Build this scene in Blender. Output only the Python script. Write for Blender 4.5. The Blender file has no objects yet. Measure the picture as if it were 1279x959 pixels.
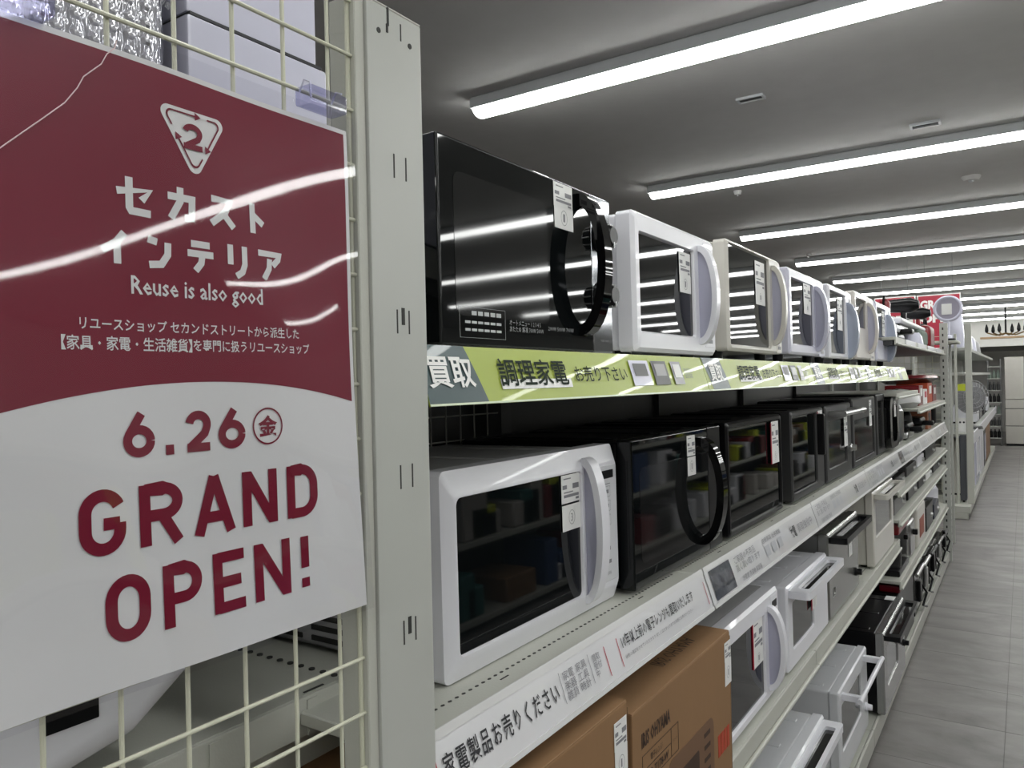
import bpy, bmesh, math, random
from mathutils import Matrix, Vector
S = bpy.context.scene
C = S.collection
H = 1.46                       # eye height; all Z numbers below are relative to the eye unless they go through a root
# ---------------------------------------------------------------- camera
cam = bpy.data.objects.new('camera', bpy.data.cameras.new('camera'))
C.objects.link(cam); S.camera = cam
cam.data.sensor_width = 36; cam.data.lens = 959.387 * 36 / 1279
cam.data.clip_start = .02; cam.data.clip_end = 80
R = ((0.83172258, 0.55476970, -0.02163591), (0.01805757, 0.01191839, 0.99976591), (0.55489770, -0.83191858, -0.000105))
cam.matrix_world = Matrix.Translation((0, 0, H)) @ Matrix(R).transposed().to_4x4()
# ---------------------------------------------------------------- world, exposure
w = bpy.data.worlds.new('store_air'); S.world = w; w.use_nodes = True
w.node_tree.nodes['Background'].inputs[0].default_value = (.9, .95, 1, 1)
w.node_tree.nodes['Background'].inputs[1].default_value = .10
S.view_settings.view_transform = 'Standard'; S.view_settings.look = 'None'
S.view_settings.gamma = 1; S.view_settings.use_curve_mapping = False
S.view_settings.exposure = 0.0
LAMP = 19.5                     # strength of the light strips' diffusers
S.cycles.max_bounces = 7; S.cycles.diffuse_bounces = 4; S.cycles.glossy_bounces = 4
S.cycles.transparent_max_bounces = 8; S.cycles.caustics_reflective = False; S.cycles.sample_clamp_indirect = 6

# ---------------------------------------------------------------- materials
MATS = {}
def mat(name, col, rough=.5, metal=0, coat=0, noise=0, nscale=8, bump=0, bscale=60, emit=None, stretch=None, trans=0, spec=.5, alpha=1):
    if name in MATS: return MATS[name]
    m = bpy.data.materials.new(name); m.use_nodes = True; nt = m.node_tree; p = nt.nodes['Principled BSDF']
    p.inputs['Base Color'].default_value = (*col, 1); p.inputs['Roughness'].default_value = rough
    p.inputs['Metallic'].default_value = metal; p.inputs['Coat Weight'].default_value = coat
    p.inputs['Coat Roughness'].default_value = .03; p.inputs['Specular IOR Level'].default_value = spec
    if trans: p.inputs['Transmission Weight'].default_value = trans
    if alpha < 1: p.inputs['Alpha'].default_value = alpha
    if emit: p.inputs['Emission Color'].default_value = (*emit[:3], 1); p.inputs['Emission Strength'].default_value = emit[3]
    tc = nt.nodes.new('ShaderNodeTexCoord'); mp = nt.nodes.new('ShaderNodeMapping')
    nt.links.new(tc.outputs['Object'], mp.inputs[0])
    if stretch: mp.inputs['Scale'].default_value = stretch
    n = nt.nodes.new('ShaderNodeTexNoise'); n.inputs['Scale'].default_value = nscale; n.inputs['Detail'].default_value = 4
    nt.links.new(mp.outputs[0], n.inputs['Vector'])
    amt = noise or .06
    r = nt.nodes.new('ShaderNodeMapRange'); r.inputs['To Min'].default_value = 1 - amt; r.inputs['To Max'].default_value = 1 + amt
    nt.links.new(n.outputs['Fac'], r.inputs['Value'])
    mx = nt.nodes.new('ShaderNodeVectorMath'); mx.operation = 'SCALE'; mx.inputs[0].default_value = col
    nt.links.new(r.outputs[0], mx.inputs['Scale']); nt.links.new(mx.outputs[0], p.inputs['Base Color'])
    if bump:
        n2 = nt.nodes.new('ShaderNodeTexNoise'); n2.inputs['Scale'].default_value = bscale
        nt.links.new(mp.outputs[0], n2.inputs['Vector'])
        b = nt.nodes.new('ShaderNodeBump'); b.inputs['Strength'].default_value = bump; b.inputs['Distance'].default_value = .01
        nt.links.new(n2.outputs['Fac'], b.inputs['Height']); nt.links.new(b.outputs[0], p.inputs['Normal'])
        if coat: nt.links.new(b.outputs[0], p.inputs['Coat Normal'])
    MATS[name] = m; return m
ivory = mat('ivory_powder_coat', (.50, .505, .455), .42, bump=.04, bscale=300)
ivory2 = mat('pale_grey_steel', (.48, .49, .46), .35)
wire = mat('cream_wire_coating', (.62, .62, .50), .35)
slotm = mat('slot_dark', (.03, .03, .028), .7)
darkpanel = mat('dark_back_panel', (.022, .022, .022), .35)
black = mat('black_plastic', (.005, .005, .006), .28, spec=.25)
blackgl = mat('black_gloss', (.003, .003, .0035), .045, spec=.4)
glass = mat('dark_door_glass', (.004, .005, .0055), .03, spec=.36)
glass2 = mat('smoked_screen', (.012, .0125, .013), .05, spec=.42, noise=.2, nscale=400)
ovenglass = mat('oven_glass', (.022, .022, .022), .06)
whitepl = mat('white_plastic', (.79, .79, .84), .28, coat=.25)
lavpl = mat('lavender_white_plastic', (.62, .62, .74), .26, coat=.25)
bluepl = mat('bluish_grey_plastic', (.40, .44, .54), .25, coat=.25)
creampl = mat('cream_plastic', (.62, .60, .55), .3, coat=.2)
beigepl = mat('beige_plastic', (.55, .52, .49), .32, coat=.2)
coolpl = mat('cool_white_oven_paint', (.66, .67, .70), .3, coat=.2)
greybody = mat('grey_case_steel', (.42, .42, .43), .4)
darkgrey = mat('dark_grey_case', (.035, .035, .036), .4)
midgrey = mat('mid_grey_metal', (.20, .20, .20), .32, metal=.5)
chrome = mat('brushed_steel', (.6, .6, .6), .28, metal=1, stretch=(1, 1, 30), noise=.1, nscale=40)
mirrorp = mat('dark_mirror_panel', (.30, .31, .33), .09, metal=1)
paper = mat('white_paper', (.82, .82, .81), .5)
ink = mat('black_ink', (.02, .02, .025), .5)
greyink = mat('grey_ink', (.22, .22, .24), .5)
redink = mat('red_ink', (.5, .02, .05), .4)
whiteink = mat('white_ink', (.80, .80, .78), .35)
maroon = mat('maroon_print', (.20, .009, .030), .4, coat=.1, spec=.3)
tealpr = mat('teal_print', (.035, .07, .075), .35, coat=.3)
greenpr = mat('lime_print', (.34, .42, .045), .35, coat=.3, bump=.03, bscale=5)
railpr = mat('white_rail_card', (.72, .72, .74), .28, coat=1, bump=.05, bscale=14)
photopr = mat('dark_photo_print', (.06, .065, .08), .3, coat=1, noise=.9, nscale=90)
card = mat('corrugated_cardboard', (.25, .138, .062), .75, noise=.10, nscale=5, bump=.05, bscale=30)
cardprint = mat('brown_box_ink', (.045, .022, .012), .7)
cardtone = mat('box_halftone_ink', (.16, .085, .045), .7)
cardred = mat('box_red_ink', (.42, .05, .02), .7)
redpl = mat('red_plastic', (.22, .008, .014), .3, coat=.4)
orangepl = mat('orange_red_card', (.45, .06, .015), .5)
greenc = mat('grey_green_fabric', (.16, .20, .17), .8)
fridgem = mat('champagne_fridge_steel', (.52, .50, .46), .35, metal=.15)
wood = mat('pale_wood', (.45, .30, .17), .6, noise=.2, nscale=12)
yellow = mat('lime_card', (.55, .62, .03), .5)
brass = mat('aged_brass', (.25, .16, .06), .4, metal=.7)
brownc = mat('brown_panel', (.22, .13, .075), .6)
hollowm = mat('shaded_hollow', (.40, .40, .50), .3)  # shade inside the white handles, painted as a darker lavender
ceilm = mat('ceiling_paint', (.56, .552, .54), .9)
wallm = mat('white_wall_paint', (.72, .71, .68), .85)
fixm = mat('fixture_enamel', (.60, .62, .64), .45)
lampm = mat('light_diffuser', (.9, .9, .9), .5, emit=(.985, 1.0, .975, LAMP))
def sheet_mat(name, tint, gl, rough=.04):
    m = bpy.data.materials.new(name); m.use_nodes = True; nt = m.node_tree; nt.nodes.clear()
    o = nt.nodes.new('ShaderNodeOutputMaterial'); t = nt.nodes.new('ShaderNodeBsdfTransparent'); g = nt.nodes.new('ShaderNodeBsdfGlossy')
    x = nt.nodes.new('ShaderNodeMixShader'); f = nt.nodes.new('ShaderNodeLayerWeight'); a0 = nt.nodes.new('ShaderNodeMath'); a0.operation = 'POWER'; a0.inputs[1].default_value = 4.0
    a = nt.nodes.new('ShaderNodeMath'); a.operation = 'MULTIPLY_ADD'
    t.inputs[0].default_value = (*tint, 1); g.inputs['Roughness'].default_value = rough
    a.inputs[1].default_value = .65; a.inputs[2].default_value = .045 + gl; nt.links.new(f.outputs['Facing'], a0.inputs[0])
    nt.links.new(a0.outputs[0], a.inputs[0]); nt.links.new(a.outputs[0], x.inputs[0])
    nt.links.new(t.outputs[0], x.inputs[1]); nt.links.new(g.outputs[0], x.inputs[2]); nt.links.new(x.outputs[0], o.inputs[0])
    return m
clear = sheet_mat('clear_plastic_sheet', (.93, .93, .95), .0, .03)
clearlav = sheet_mat('clear_lavender_plastic', (.78, .78, .92), .06, .1)

def floor_material():
    m = bpy.data.materials.new('grey_stone_tile'); m.use_nodes = True; nt = m.node_tree; p = nt.nodes['Principled BSDF']
    tc = nt.nodes.new('ShaderNodeTexCoord'); mp = nt.nodes.new('ShaderNodeMapping'); mp.inputs['Scale'].default_value = (1.0, 1.9, 1)
    n = nt.nodes.new('ShaderNodeTexNoise'); n.inputs['Scale'].default_value = 2.3; n.inputs['Detail'].default_value = 9; n.inputs['Distortion'].default_value = .5; n.inputs['Roughness'].default_value = .62
    cr = nt.nodes.new('ShaderNodeValToRGB')
    cr.color_ramp.elements[0].position = .3; cr.color_ramp.elements[0].color = (.130, .121, .117, 1)
    cr.color_ramp.elements[1].position = .72; cr.color_ramp.elements[1].color = (.275, .260, .252, 1)
    oi = nt.nodes.new('ShaderNodeObjectInfo')
    ad = nt.nodes.new('ShaderNodeVectorMath')
    nt.links.new(tc.outputs['Object'], mp.inputs[0]); nt.links.new(mp.outputs[0], ad.inputs[0]); nt.links.new(oi.outputs['Location'], ad.inputs[1])
    nt.links.new(ad.outputs[0], n.inputs['Vector']); nt.links.new(n.outputs['Fac'], cr.inputs[0]); nt.links.new(cr.outputs[0], p.inputs['Base Color'])
    p.inputs['Roughness'].default_value = .42
    b = nt.nodes.new('ShaderNodeBump'); b.inputs['Strength'].default_value = .15; b.inputs['Distance'].default_value = .004
    nt.links.new(n.outputs['Fac'], b.inputs['Height']); nt.links.new(b.outputs[0], p.inputs['Normal'])
    return m
tilem = floor_material()
groutm = mat('dark_grout', (.15, .142, .138), .8)

# ---------------------------------------------------------------- mesh helpers
def rr(a0, a1, b0, b1, r=.01, n=4):
    """rounded rectangle loop, counter-clockwise, 4*(n+1) points"""
    r = max(1e-4, min(r, (a1-a0)/2.01, (b1-b0)/2.01)); out = []
    for cx, cy, s in ((a1-r, b1-r, 0), (a0+r, b1-r, 1), (a0+r, b0+r, 2), (a1-r, b0+r, 3)):
        for i in range(n+1):
            t = (s + i/n) * math.pi/2; out.append((cx + r*math.cos(t), cy + r*math.sin(t)))
    return out
class MB:
    def __init__(s): s.v = []; s.f = []
    def add(s, vs, fs):
        o = len(s.v); s.v += [tuple(v) for v in vs]; s.f += [tuple(i+o for i in f) for f in fs]; return s
    def box(s, x0, x1, y0, y1, z0, z1):
        return s.add([(x0,y0,z0),(x1,y0,z0),(x1,y1,z0),(x0,y1,z0),(x0,y0,z1),(x1,y0,z1),(x1,y1,z1),(x0,y1,z1)],
                     [(0,3,2,1),(4,5,6,7),(0,1,5,4),(1,2,6,5),(2,3,7,6),(3,0,4,7)])
    def rbox(s, x0, x1, y0, y1, z0, z1, b=.006, seg=2):
        bm = bmesh.new(); bmesh.ops.create_cube(bm, size=1)
        bmesh.ops.scale(bm, vec=(x1-x0, y1-y0, z1-z0), verts=bm.verts); bmesh.ops.translate(bm, vec=((x0+x1)/2, (y0+y1)/2, (z0+z1)/2), verts=bm.verts)
        bmesh.ops.bevel(bm, geom=bm.edges[:], offset=min(b, (x1-x0)/2.2, (y1-y0)/2.2, (z1-z0)/2.2), segments=seg, affect='EDGES', profile=.5)
        bm.verts.index_update(); s.add([v.co[:] for v in bm.verts], [[v.index for v in f.verts] for f in bm.faces]); bm.free(); return s
    def loft(s, loops, cap0=True, cap1=True):
        n = len(loops[0]); o = len(s.v)
        for l in loops: s.v += [tuple(p) for p in l]
        for k in range(len(loops)-1):
            for i in range(n):
                a = o+k*n+i; b = o+k*n+(i+1) % n; s.f.append((a, b, b+n, a+n))
        if cap0: s.f.append(tuple(range(o+n-1, o-1, -1)))
        if cap1: s.f.append(tuple(range(o+(len(loops)-1)*n, o+len(loops)*n)))
        return s
    def prism(s, poly, axis, a, b):
        """extrude a 2D loop along axis; the plane is the other two axes in xyz order"""
        def P(t, u, v): return (t,u,v) if axis == 'x' else (u,t,v) if axis == 'y' else (u,v,t)
        return s.loft([[P(a,*p) for p in poly], [P(b,*p) for p in poly]])
    def cyl(s, p0, p1, r, n=16, r2=None):
        p0, p1 = Vector(p0), Vector(p1); d = (p1-p0).normalized(); u = d.orthogonal().normalized(); w_ = d.cross(u); r2 = r if r2 is None else r2
        return s.loft([[p + (u*math.cos(2*math.pi*i/n) + w_*math.sin(2*math.pi*i/n))*q for i in range(n)] for p, q in ((p0, r), (p1, r2))])
    def tube(s, pts, r, n=8):
        pts = [Vector(p) for p in pts]; loops = []; u = None
        for i, p in enumerate(pts):
            d = (pts[min(i+1, len(pts)-1)] - pts[max(i-1, 0)]).normalized()
            u = d.orthogonal().normalized() if u is None else (u - d*u.dot(d)).normalized(); w_ = d.cross(u)
            loops.append([p + (u*math.cos(2*math.pi*k/n) + w_*math.sin(2*math.pi*k/n))*r for k in range(n)])
        return s.loft(loops)
    def lathe(s, prof, cx=0, cy=0, cz=0, n=20, axis='z', ax=1, ay=1):
        loops = []
        for r, h in prof:
            L = []
            for i in range(n):
                a = 2*math.pi*i/n; u, v = r*math.cos(a)*ax, r*math.sin(a)*ay
                L.append((cx+u, cy+v, cz+h) if axis == 'z' else (cx+h, cy+u, cz+v))
            loops.append(L)
        return s.loft(loops)
    def frame(s, o, i, x0, x1, c=.006, ro=.012, ri=.006, lip=.006):
        """door frame in the yz plane: outer rect o, hole i, back x0, front x1, chamfer c"""
        A = rr(*o, ro); B = rr(o[0]+c, o[1]-c, o[2]+c, o[3]-c, ro); I = rr(*i, ri)
        J = rr(i[0]+lip*.6, i[1]-lip*.6, i[2]+lip*.6, i[3]-lip*.6, ri)
        L = [[(x0, *p) for p in A], [(x1-c, *p) for p in A], [(x1, *p) for p in B], [(x1, *p) for p in I], [(x1-lip, *p) for p in J], [(x0, *p) for p in J]]
        L.append(L[0]); n = len(A); 
        return s.loft(L, False, False)
    def build(s, name, m, parent=None, smooth=True, kind=None, label=None, loc=None):
        me = bpy.data.meshes.new(name); me.from_pydata(s.v, [], s.f)
        bm = bmesh.new(); bm.from_mesh(me); bmesh.ops.recalc_face_normals(bm, faces=bm.faces); bm.to_mesh(me); bm.free()
        me.materials.append(m)
        if smooth:
            me.shade_smooth(); me.set_sharp_from_angle(angle=math.radians(38))
        o = bpy.data.objects.new(name, me); C.objects.link(o)
        if smooth and len(s.v) < 4000:
            wn = o.modifiers.new('face_weighted_normals', 'WEIGHTED_NORMAL'); wn.weight = 100; wn.keep_sharp = True
        if parent: o.parent = parent
        if loc: o.location = loc
        if kind: o['kind'] = kind
        if label: o['label'] = label
        return o
def tag(o, label, cat, group=None):
    o['label'] = label; o['category'] = cat
    if group: o['group'] = group
    return o
def thing(name, label, cat, X, Y, Z, group=None, rz=0):
    o = bpy.data.objects.new(name, None); C.objects.link(o); o.empty_display_size = .05
    o.location = (X, Y, Z + H); o.rotation_euler.z = rz
    return tag(o, label, cat, group)
def struct(o): o['kind'] = 'structure'; return o

FC = {}
def glyphs(s, bold=0, spacing=1):
    k = (s, bold, spacing)
    if k not in FC:
        c = bpy.data.curves.new('t', 'FONT'); c.body = s; c.size = 1; c.offset = bold; c.space_character = spacing; c.resolution_u = 8 if len(s) < 3 else 3 if len(s) < 8 else 1
        o = bpy.data.objects.new('t', c); C.objects.link(o)
        me = bpy.data.meshes.new_from_object(o.evaluated_get(bpy.context.evaluated_depsgraph_get()))
        vs = [v.co[:2] for v in me.vertices]; fs = [tuple(p.vertices) for p in me.polygons]
        bpy.data.objects.remove(o); bpy.data.curves.remove(c); bpy.data.meshes.remove(me)
        xs = [v[0] for v in vs] or [0, 1]; ys = [v[1] for v in vs] or [0, 1]
        FC[k] = (vs, fs, min(xs), max(xs), min(ys), max(ys))
    return FC[k]
def addtext(mb, s, y0, y1, z0, z1, X=0, bold=0, mapf=None, spacing=1, italic=0):
    vs, fs, a, b, c, d = glyphs(s, bold, spacing)
    out = []
    for u, v in vs:
        t = (v-c)/max(1e-6, d-c); yy = y0 + (u-a)/max(1e-6, b-a)*(y1-y0) + italic*(t-.5)*(z1-z0); zz = z0 + t*(z1-z0)
        out.append(mapf(yy, zz) if mapf else (X, yy, zz))
    return mb.add(out, fs)

# ================================================================ SETTING
CEIL = 1.39
# floor: tiles built one by one where they show, the rest joined
fl = struct(MB().box(-8, 9, -6, 24, -H-.1, -H-.003).build('floor', groutm, loc=(0, 0, H)))
tw, tl = .30, .60
def tile_mesh(a, b):
    m = MB().box(0, a, 0, b, -.003, 0); me_o = m.build('tile', tilem, smooth=False); return me_o
proto = MB().box(0.001, tl*1.5-.001, 0.001, tw*1.5-.001, -.004, 0).build('tile', tilem, fl, smooth=False)
# planks run across the aisle: .915 wide in X, .4575 deep in Y
TX, TY = tl*1.5, tw*1.5
first = True
for j in range(int(-1/TY), int(12/TY)):
    off = -.09
    for i in range(-1, 2):
        x, y = off + i*TX, j*TY + .10
        if first: o = proto; first = False
        else: o = proto.copy(); C.objects.link(o); o.parent = fl
        o.location = (x, y, -H)
rest = MB()
for j in range(-13, 52):
    for i in range(-8, 10):
        if -1 <= i < 2 and int(-1/TY) <= j < int(12/TY): continue
        x, y = -.09 + i*TX, j*TY + .10
        rest.box(x+.001, x+TX-.001, y+.001, y+TY-.001, -H-.004, -H)
rest.build('tile_field', tilem, fl, smooth=False, kind='stuff')
struct(MB().box(-8, 9, -6, 24, CEIL, CEIL+.1).build('ceiling', ceilm, loc=(0, 0, H)))
struct(MB().box(-8, 9, 23, 23.1, -H, CEIL).build('wall_back', wallm, loc=(0, 0, H)))
struct(MB().box(-8, 9, -6.1, -6, -H, CEIL).build('wall_front', wallm, loc=(0, 0, H)))
struct(MB().box(-8.1, -8, -6, 23, -H, CEIL).build('wall_left', wallm, loc=(0, 0, H)))
struct(MB().box(9, 9.1, -6, 23, -H, CEIL).build('wall_right', wallm, loc=(0, 0, H)))

# ceiling light strips
hm = MB().prism([(-.062, 0), (-.055, .05), (-.045, .058), (.045, .058), (.055, .05), (.062, 0)], 'x', 0, 2.78)
dm = MB().prism([(.055*math.cos(math.pi*(1+t/10)), .032*math.sin(math.pi*(1+t/10))) for t in range(11)] , 'x', .012, 2.77)
LN = ['nearest', 'second', 'third', 'fourth', 'fifth', 'sixth', 'seventh', 'eighth', 'ninth', 'tenth']
light0 = None
for k in range(-3, 10):
    for sgm in range(4 if k <= 0 else 3):
        Y = 3.043 + 2.1*k; X = -2.2 + 2.80*sgm
        inview = k >= 0 and sgm == 0
        lab = ('%s ceiling strip light in view, counted from the camera' % LN[k]) if inview else \
              ('%s fixture to the right on the %s ceiling light line, outside the frame' % (('zeroth', 'first', 'second', 'third')[sgm], LN[k]) if k >= 0 else '%s fixture on the %s ceiling light line behind the camera' % (LN[sgm].replace('nearest', 'first'), LN[-k].replace('second', 'next')))
        t = thing('ceiling_light', lab, 'light', X, Y, CEIL-.058, 'ceiling strip lights' if inview else ('strip lights out of frame to the right' if k >= 0 else 'strip lights behind the camera'))
        if light0 is None:
            a = hm.build('housing', fixm, t); b = dm.build('diffuser', lampm, t); light0 = (a, b)
        else:
            for q in light0: c = q.copy(); C.objects.link(c); c.parent = t

# small ceiling fittings
def vent(name, X, Y, r, h, round_, lab):
    t = thing(name, lab, 'ceiling fitting', X, Y, CEIL)
    if round_:
        MB().lathe([(r, 0), (r, -h*.3), (r*.75, -h), (r*.1, -h)], n=20).build('cover', ceilm, t); MB().lathe([(r*.3, -h), (r*.25, -h*1.3), (.001, -h*1.3)], n=12).build('sensor', fixm, t)
    else:
        MB().frame((-r*.45, r*.45, -r, r), (-r*.28, r*.28, -r*.8, r*.8), -h, 0).v
        m = MB(); m.box(-r, r, -r*.5, -r*.35, -h, 0).box(-r, r, r*.35, r*.5, -h, 0).box(-r, -r*.85, -r*.35, r*.35, -h, 0).box(r*.85, r, -r*.35, r*.35, -h, 0)
        m.build('frame', fixm, t); MB().box(-r*.85, r*.85, -r*.35, r*.35, -h*.4, 0).build('grille', darkgrey, t)
vent('ceiling_vent', -1.10, 3.83, .065, .012, False, 'small rectangular vent on the ceiling above the white microwave with a white arched handle')
vent('ceiling_vent', -.43, 4.81, .075, .014, False, 'small rectangular vent right before the second ceiling strip light')
vent('smoke_detector', -.286, 6.30, .06, .03, True, 'round smoke detector between the second and third ceiling strip lights at right')
vent('sprinkler_head', -1.737, 5.66, .03, .03, True, 'tiny round sprinkler head near the left end of the third strip light')
vent('smoke_detector', -.25, 9.7, .06, .03, True, 'round detector between the fourth and fifth strip lights at right')
vent('sprinkler_head', -1.989, 9.04, .03, .03, True, 'tiny sprinkler head above the left end of the fourth strip light')
for dy in (-.03, .03): pass

# ================================================================ MAIN GONDOLA
BAY0, BW = .53, .90
GEND = BAY0 + 7*BW          # 6.83
shadepanel = mat('shaded_back_panel', (.07, .07, .066), .5)
gon = thing('gondola_shelving', 'long pale steel store shelving row full of microwaves and ovens', 'shelving', 0, 0, -H)
def zl(z): return z + H       # eye-relative height -> local height in things rooted on the floor
def gbox(name, m, *b, **k):
    return MB().box(b[0], b[1], b[2], b[3], zl(b[4]), zl(b[5])).build(name, m, gon, **k)
gbox('base_plinth', ivory, -.98, -.53, -.37, GEND, -H, -1.40)
for i in range(-1, 7):
    y0 = BAY0 + i*BW
    if i >= 0:
        m = MB().rbox(-.985, -.518, y0+.002, y0+BW-.002, zl(-1.40), zl(-1.372), .003, 1).rbox(-.518, -.507, y0+.002, y0+BW-.002, zl(-1.44), zl(-1.366), .003, 1)
        m.build('base_deck', ivory, gon)
    gbox('upright_post', ivory2 if i in (-1, 5, 6) else darkgrey, -1.02, -.985, y0, y0+.04, -H, .33)  # dark grey posts have the shade of their bays in the colour
gbox('upright_post', ivory2, -1.02, -.985, GEND-.02, GEND+.02, -H, .33)
for i in range(-1, 7):
    y0 = BAY0 + i*BW
    if i == 0: continue
    gbox('back_panel', darkpanel if i < 4 and i > 0 else shadepanel, -1.012, -1.0, y0+.04, y0+BW, -1.38, .31)  # panel colours darkened to stand in for shade between the shelves
# first bay: wire mesh back with a dark board behind it
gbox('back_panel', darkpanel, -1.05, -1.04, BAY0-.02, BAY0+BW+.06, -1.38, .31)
m = MB()
y = .60
while y < 1.42: m.cyl((-.985, y, zl(-1.3)), (-.985, y, zl(.3)), .0016, 6); y += .0485
z = -1.3
while z < .3: m.cyl((-.988, .56, zl(z)), (-.988, 1.42, zl(z)), .0016, 6); z += .0515
m.build('mesh_back', mat('grey_mesh_wire', (.38, .38, .36), .5), gon)

def shelf(y0, y1, ztop, lip=.04, xf=-.515, xb=-.985, m=ivory, holes=True, groove=True):
    """one shelf: deck tray with folded front lip, perforations"""
    b = MB().rbox(xb, xf-.006, y0+.002, y1-.002, zl(ztop-.016), zl(ztop), .002, 1)
    b.rbox(xf-.008, xf, y0+.002, y1-.002, zl(ztop-lip), zl(ztop), .003, 2)
    if groove: b.rbox(xf, xf+.010, y0+.002, y1-.002, zl(ztop-lip), zl(ztop-lip+.012), .003, 1)
    o = b.build('shelf', m, gon)
    if holes:
        h = MB(); y = y0+.02
        while y < y1-.02:
            for xx in (xf-.043,):
                h.prism([(xx+.0022*math.cos(t*math.pi/3), y+.0035*math.sin(t*math.pi/3)) for t in range(6)], 'z', zl(ztop)-.002, zl(ztop)+.0004)
            y += .0135
        for yy in (y0+.2, y0+.62): h.box(xf-.03, xf-.028, yy, yy+.018, zl(ztop)-.001, zl(ztop)+.0005)
        h.build('perforations', slotm, o, kind='stuff', smooth=False)
    return o
for i in range(0, 4):
    y0 = .5985 if i == 0 else BAY0 + i*BW; BAYW = BW; BW = BAY0 + (i+1)*BW - y0
    shelf(y0, y0+BW, .040, groove=False, xf=-.527)
    shelf(y0, y0+BW, -.375, groove=False, xf=-.531)
    shelf(y0, y0+BW, -.790, lip=.05); BW = BAYW
for i in range(4, 7):
    y0 = BAY0 + i*BW
    shelf(y0, y0+BW, -.375, groove=False, holes=False, xf=-.531)
    shelf(y0, y0+BW, (-.085, -.195, -.195)[i-4], lip=.03, holes=False)
    shelf(y0, y0+BW, -.565, lip=.03, holes=False)
    shelf(y0, y0+BW, -.700, lip=.035, holes=False)
    shelf(y0, y0+BW, -1.0, lip=.04, holes=False)
    shelf(y0, y0+BW, .19, lip=.04, holes=False, xb=-.90)
# dark slab stands in for the shade under the high shelf
for i in range(4, 7): gbox('shelf_underside_shade', darkgrey, -.90, -.53, BAY0+i*BW+.004, BAY0+i*BW+BW-.004, .150, .172)
# left bay behind the wire grid: shallower shelves
def shelf_left(ztop, xf=-.705):
    b = MB().rbox(-1.18, xf-.004, -.37, .728, zl(ztop-.016), zl(ztop), .002, 1)
    b.rbox(xf-.006, xf, -.37, .728, zl(ztop-.046), zl(ztop), .003, 2)
    for k in range(8): b.box(xf-.002, xf+.0015, -.30+k*.13, -.285+k*.13, zl(ztop-.045), zl(ztop-.004))
    for k in range(3): b.box(-1.10, -.72, -.1+k*.22, -.08+k*.22, zl(ztop), zl(ztop)+.0015)
    o = b.build('shelf', ivory, gon)
    h = MB(); x = xf-.02
    for yy in (.672, .20):
        x = xf-.02
        while x > -1.15:
            h.prism([(x+.004*math.cos(t*math.pi/4), yy+.004*math.sin(t*math.pi/4)) for t in range(8)], 'z', zl(ztop), zl(ztop)+.002); x -= .0205
    h.box(xf-.012, xf-.009, .615, .645, zl(ztop), zl(ztop)+.001)
    h.build('perforations', slotm, o, kind='stuff', smooth=False)
shelf_left(-.36); shelf_left(.20)
gbox('drawer_front', ivory, -.76, -.745, -.37, .715, -1.2, -.378)
gbox('divider_strut', ivory, -1.15, -.72, .722, .728, -.43, -.40)

# ---- the tall end post (in front of everything) and its grid
post = thing('upright_column', 'tall pale grey steel column with slot pairs between the poster and the microwaves', 'column', 0, 0, -H)
MB().rbox(-.540, -.5, .5205, .5975, 0, zl(.362), .0018, 2).build('column_body', ivory2, post)
MB().rbox(-.537, -.5035, .508, .5205, 0, zl(.362), .001, 1).build('side_channel', ivory, post)
MB().rbox(-.540, -.4995, .5215, .5965, zl(.3615), zl(.3632), .0006, 1).build('top_edge', mat('painted_edge_highlight', (.75, .75, .70), .3), post)  # bright highlight on the top edge, painted as a lighter colour
for j in range(-8, 2):
    zc = .2125 + .1495*j*1.0 - .299
    zc = .0625 + .1495*(j)
    for yy in (.5535, .5705): MB().box(-.5008, -.4996, yy-.0008, yy+.0008, zl(zc-.0115), zl(zc+.0115)).build('slot', slotm, post, smooth=False)
    if j % 2 == 0: MB().box(-.5008, -.4994, .5597, .5640, zl(zc-.003), zl(zc+.0135)).build('hook_slot', slotm, post, smooth=False)
MB().box(-.5008, -.4994, .5475, .5502, zl(.345), zl(.3625)).box(-.5008, -.4994, .5462, .5490, zl(.338), zl(.346)).build('hook_slot', slotm, post, smooth=False)
MB().box(-.5008, -.4996, .5663, .5677, zl(.3365), zl(.353)).build('slot', slotm, post, smooth=False)
for yy, zz in ((.536, .336), (.580, .336)):
    MB().cyl((-.5012, yy, zl(zz)), (-.4995, yy, zl(zz)), .0027, 14).build('screw_hole', slotm, post)

grid = thing('wire_grid_panel', 'cream wire grid panel holding the red and white poster', 'wire grid', 0, 0, -H)
GX = -.512
ys = [.482 - .0498*k for k in range(0, 18)]
def wireseg(name, pts, r): MB().tube(pts, r, 8).build(name, wire, grid)
wireseg('edge_wire', [(GX, .507, zl(-1.35)), (GX, .507, zl(.42))], .0026)
for yy in ys: wireseg('vertical_wire', [(GX, yy, zl(-1.35)), (GX, yy, zl(.42))], .0018)
for k in range(-20, 9):
    zz = .003 + .0502*k
    wireseg('horizontal_wire', [(GX+.0034, -.39, zl(zz)), (GX+.0034, .509, zl(zz))], .0018)

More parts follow.
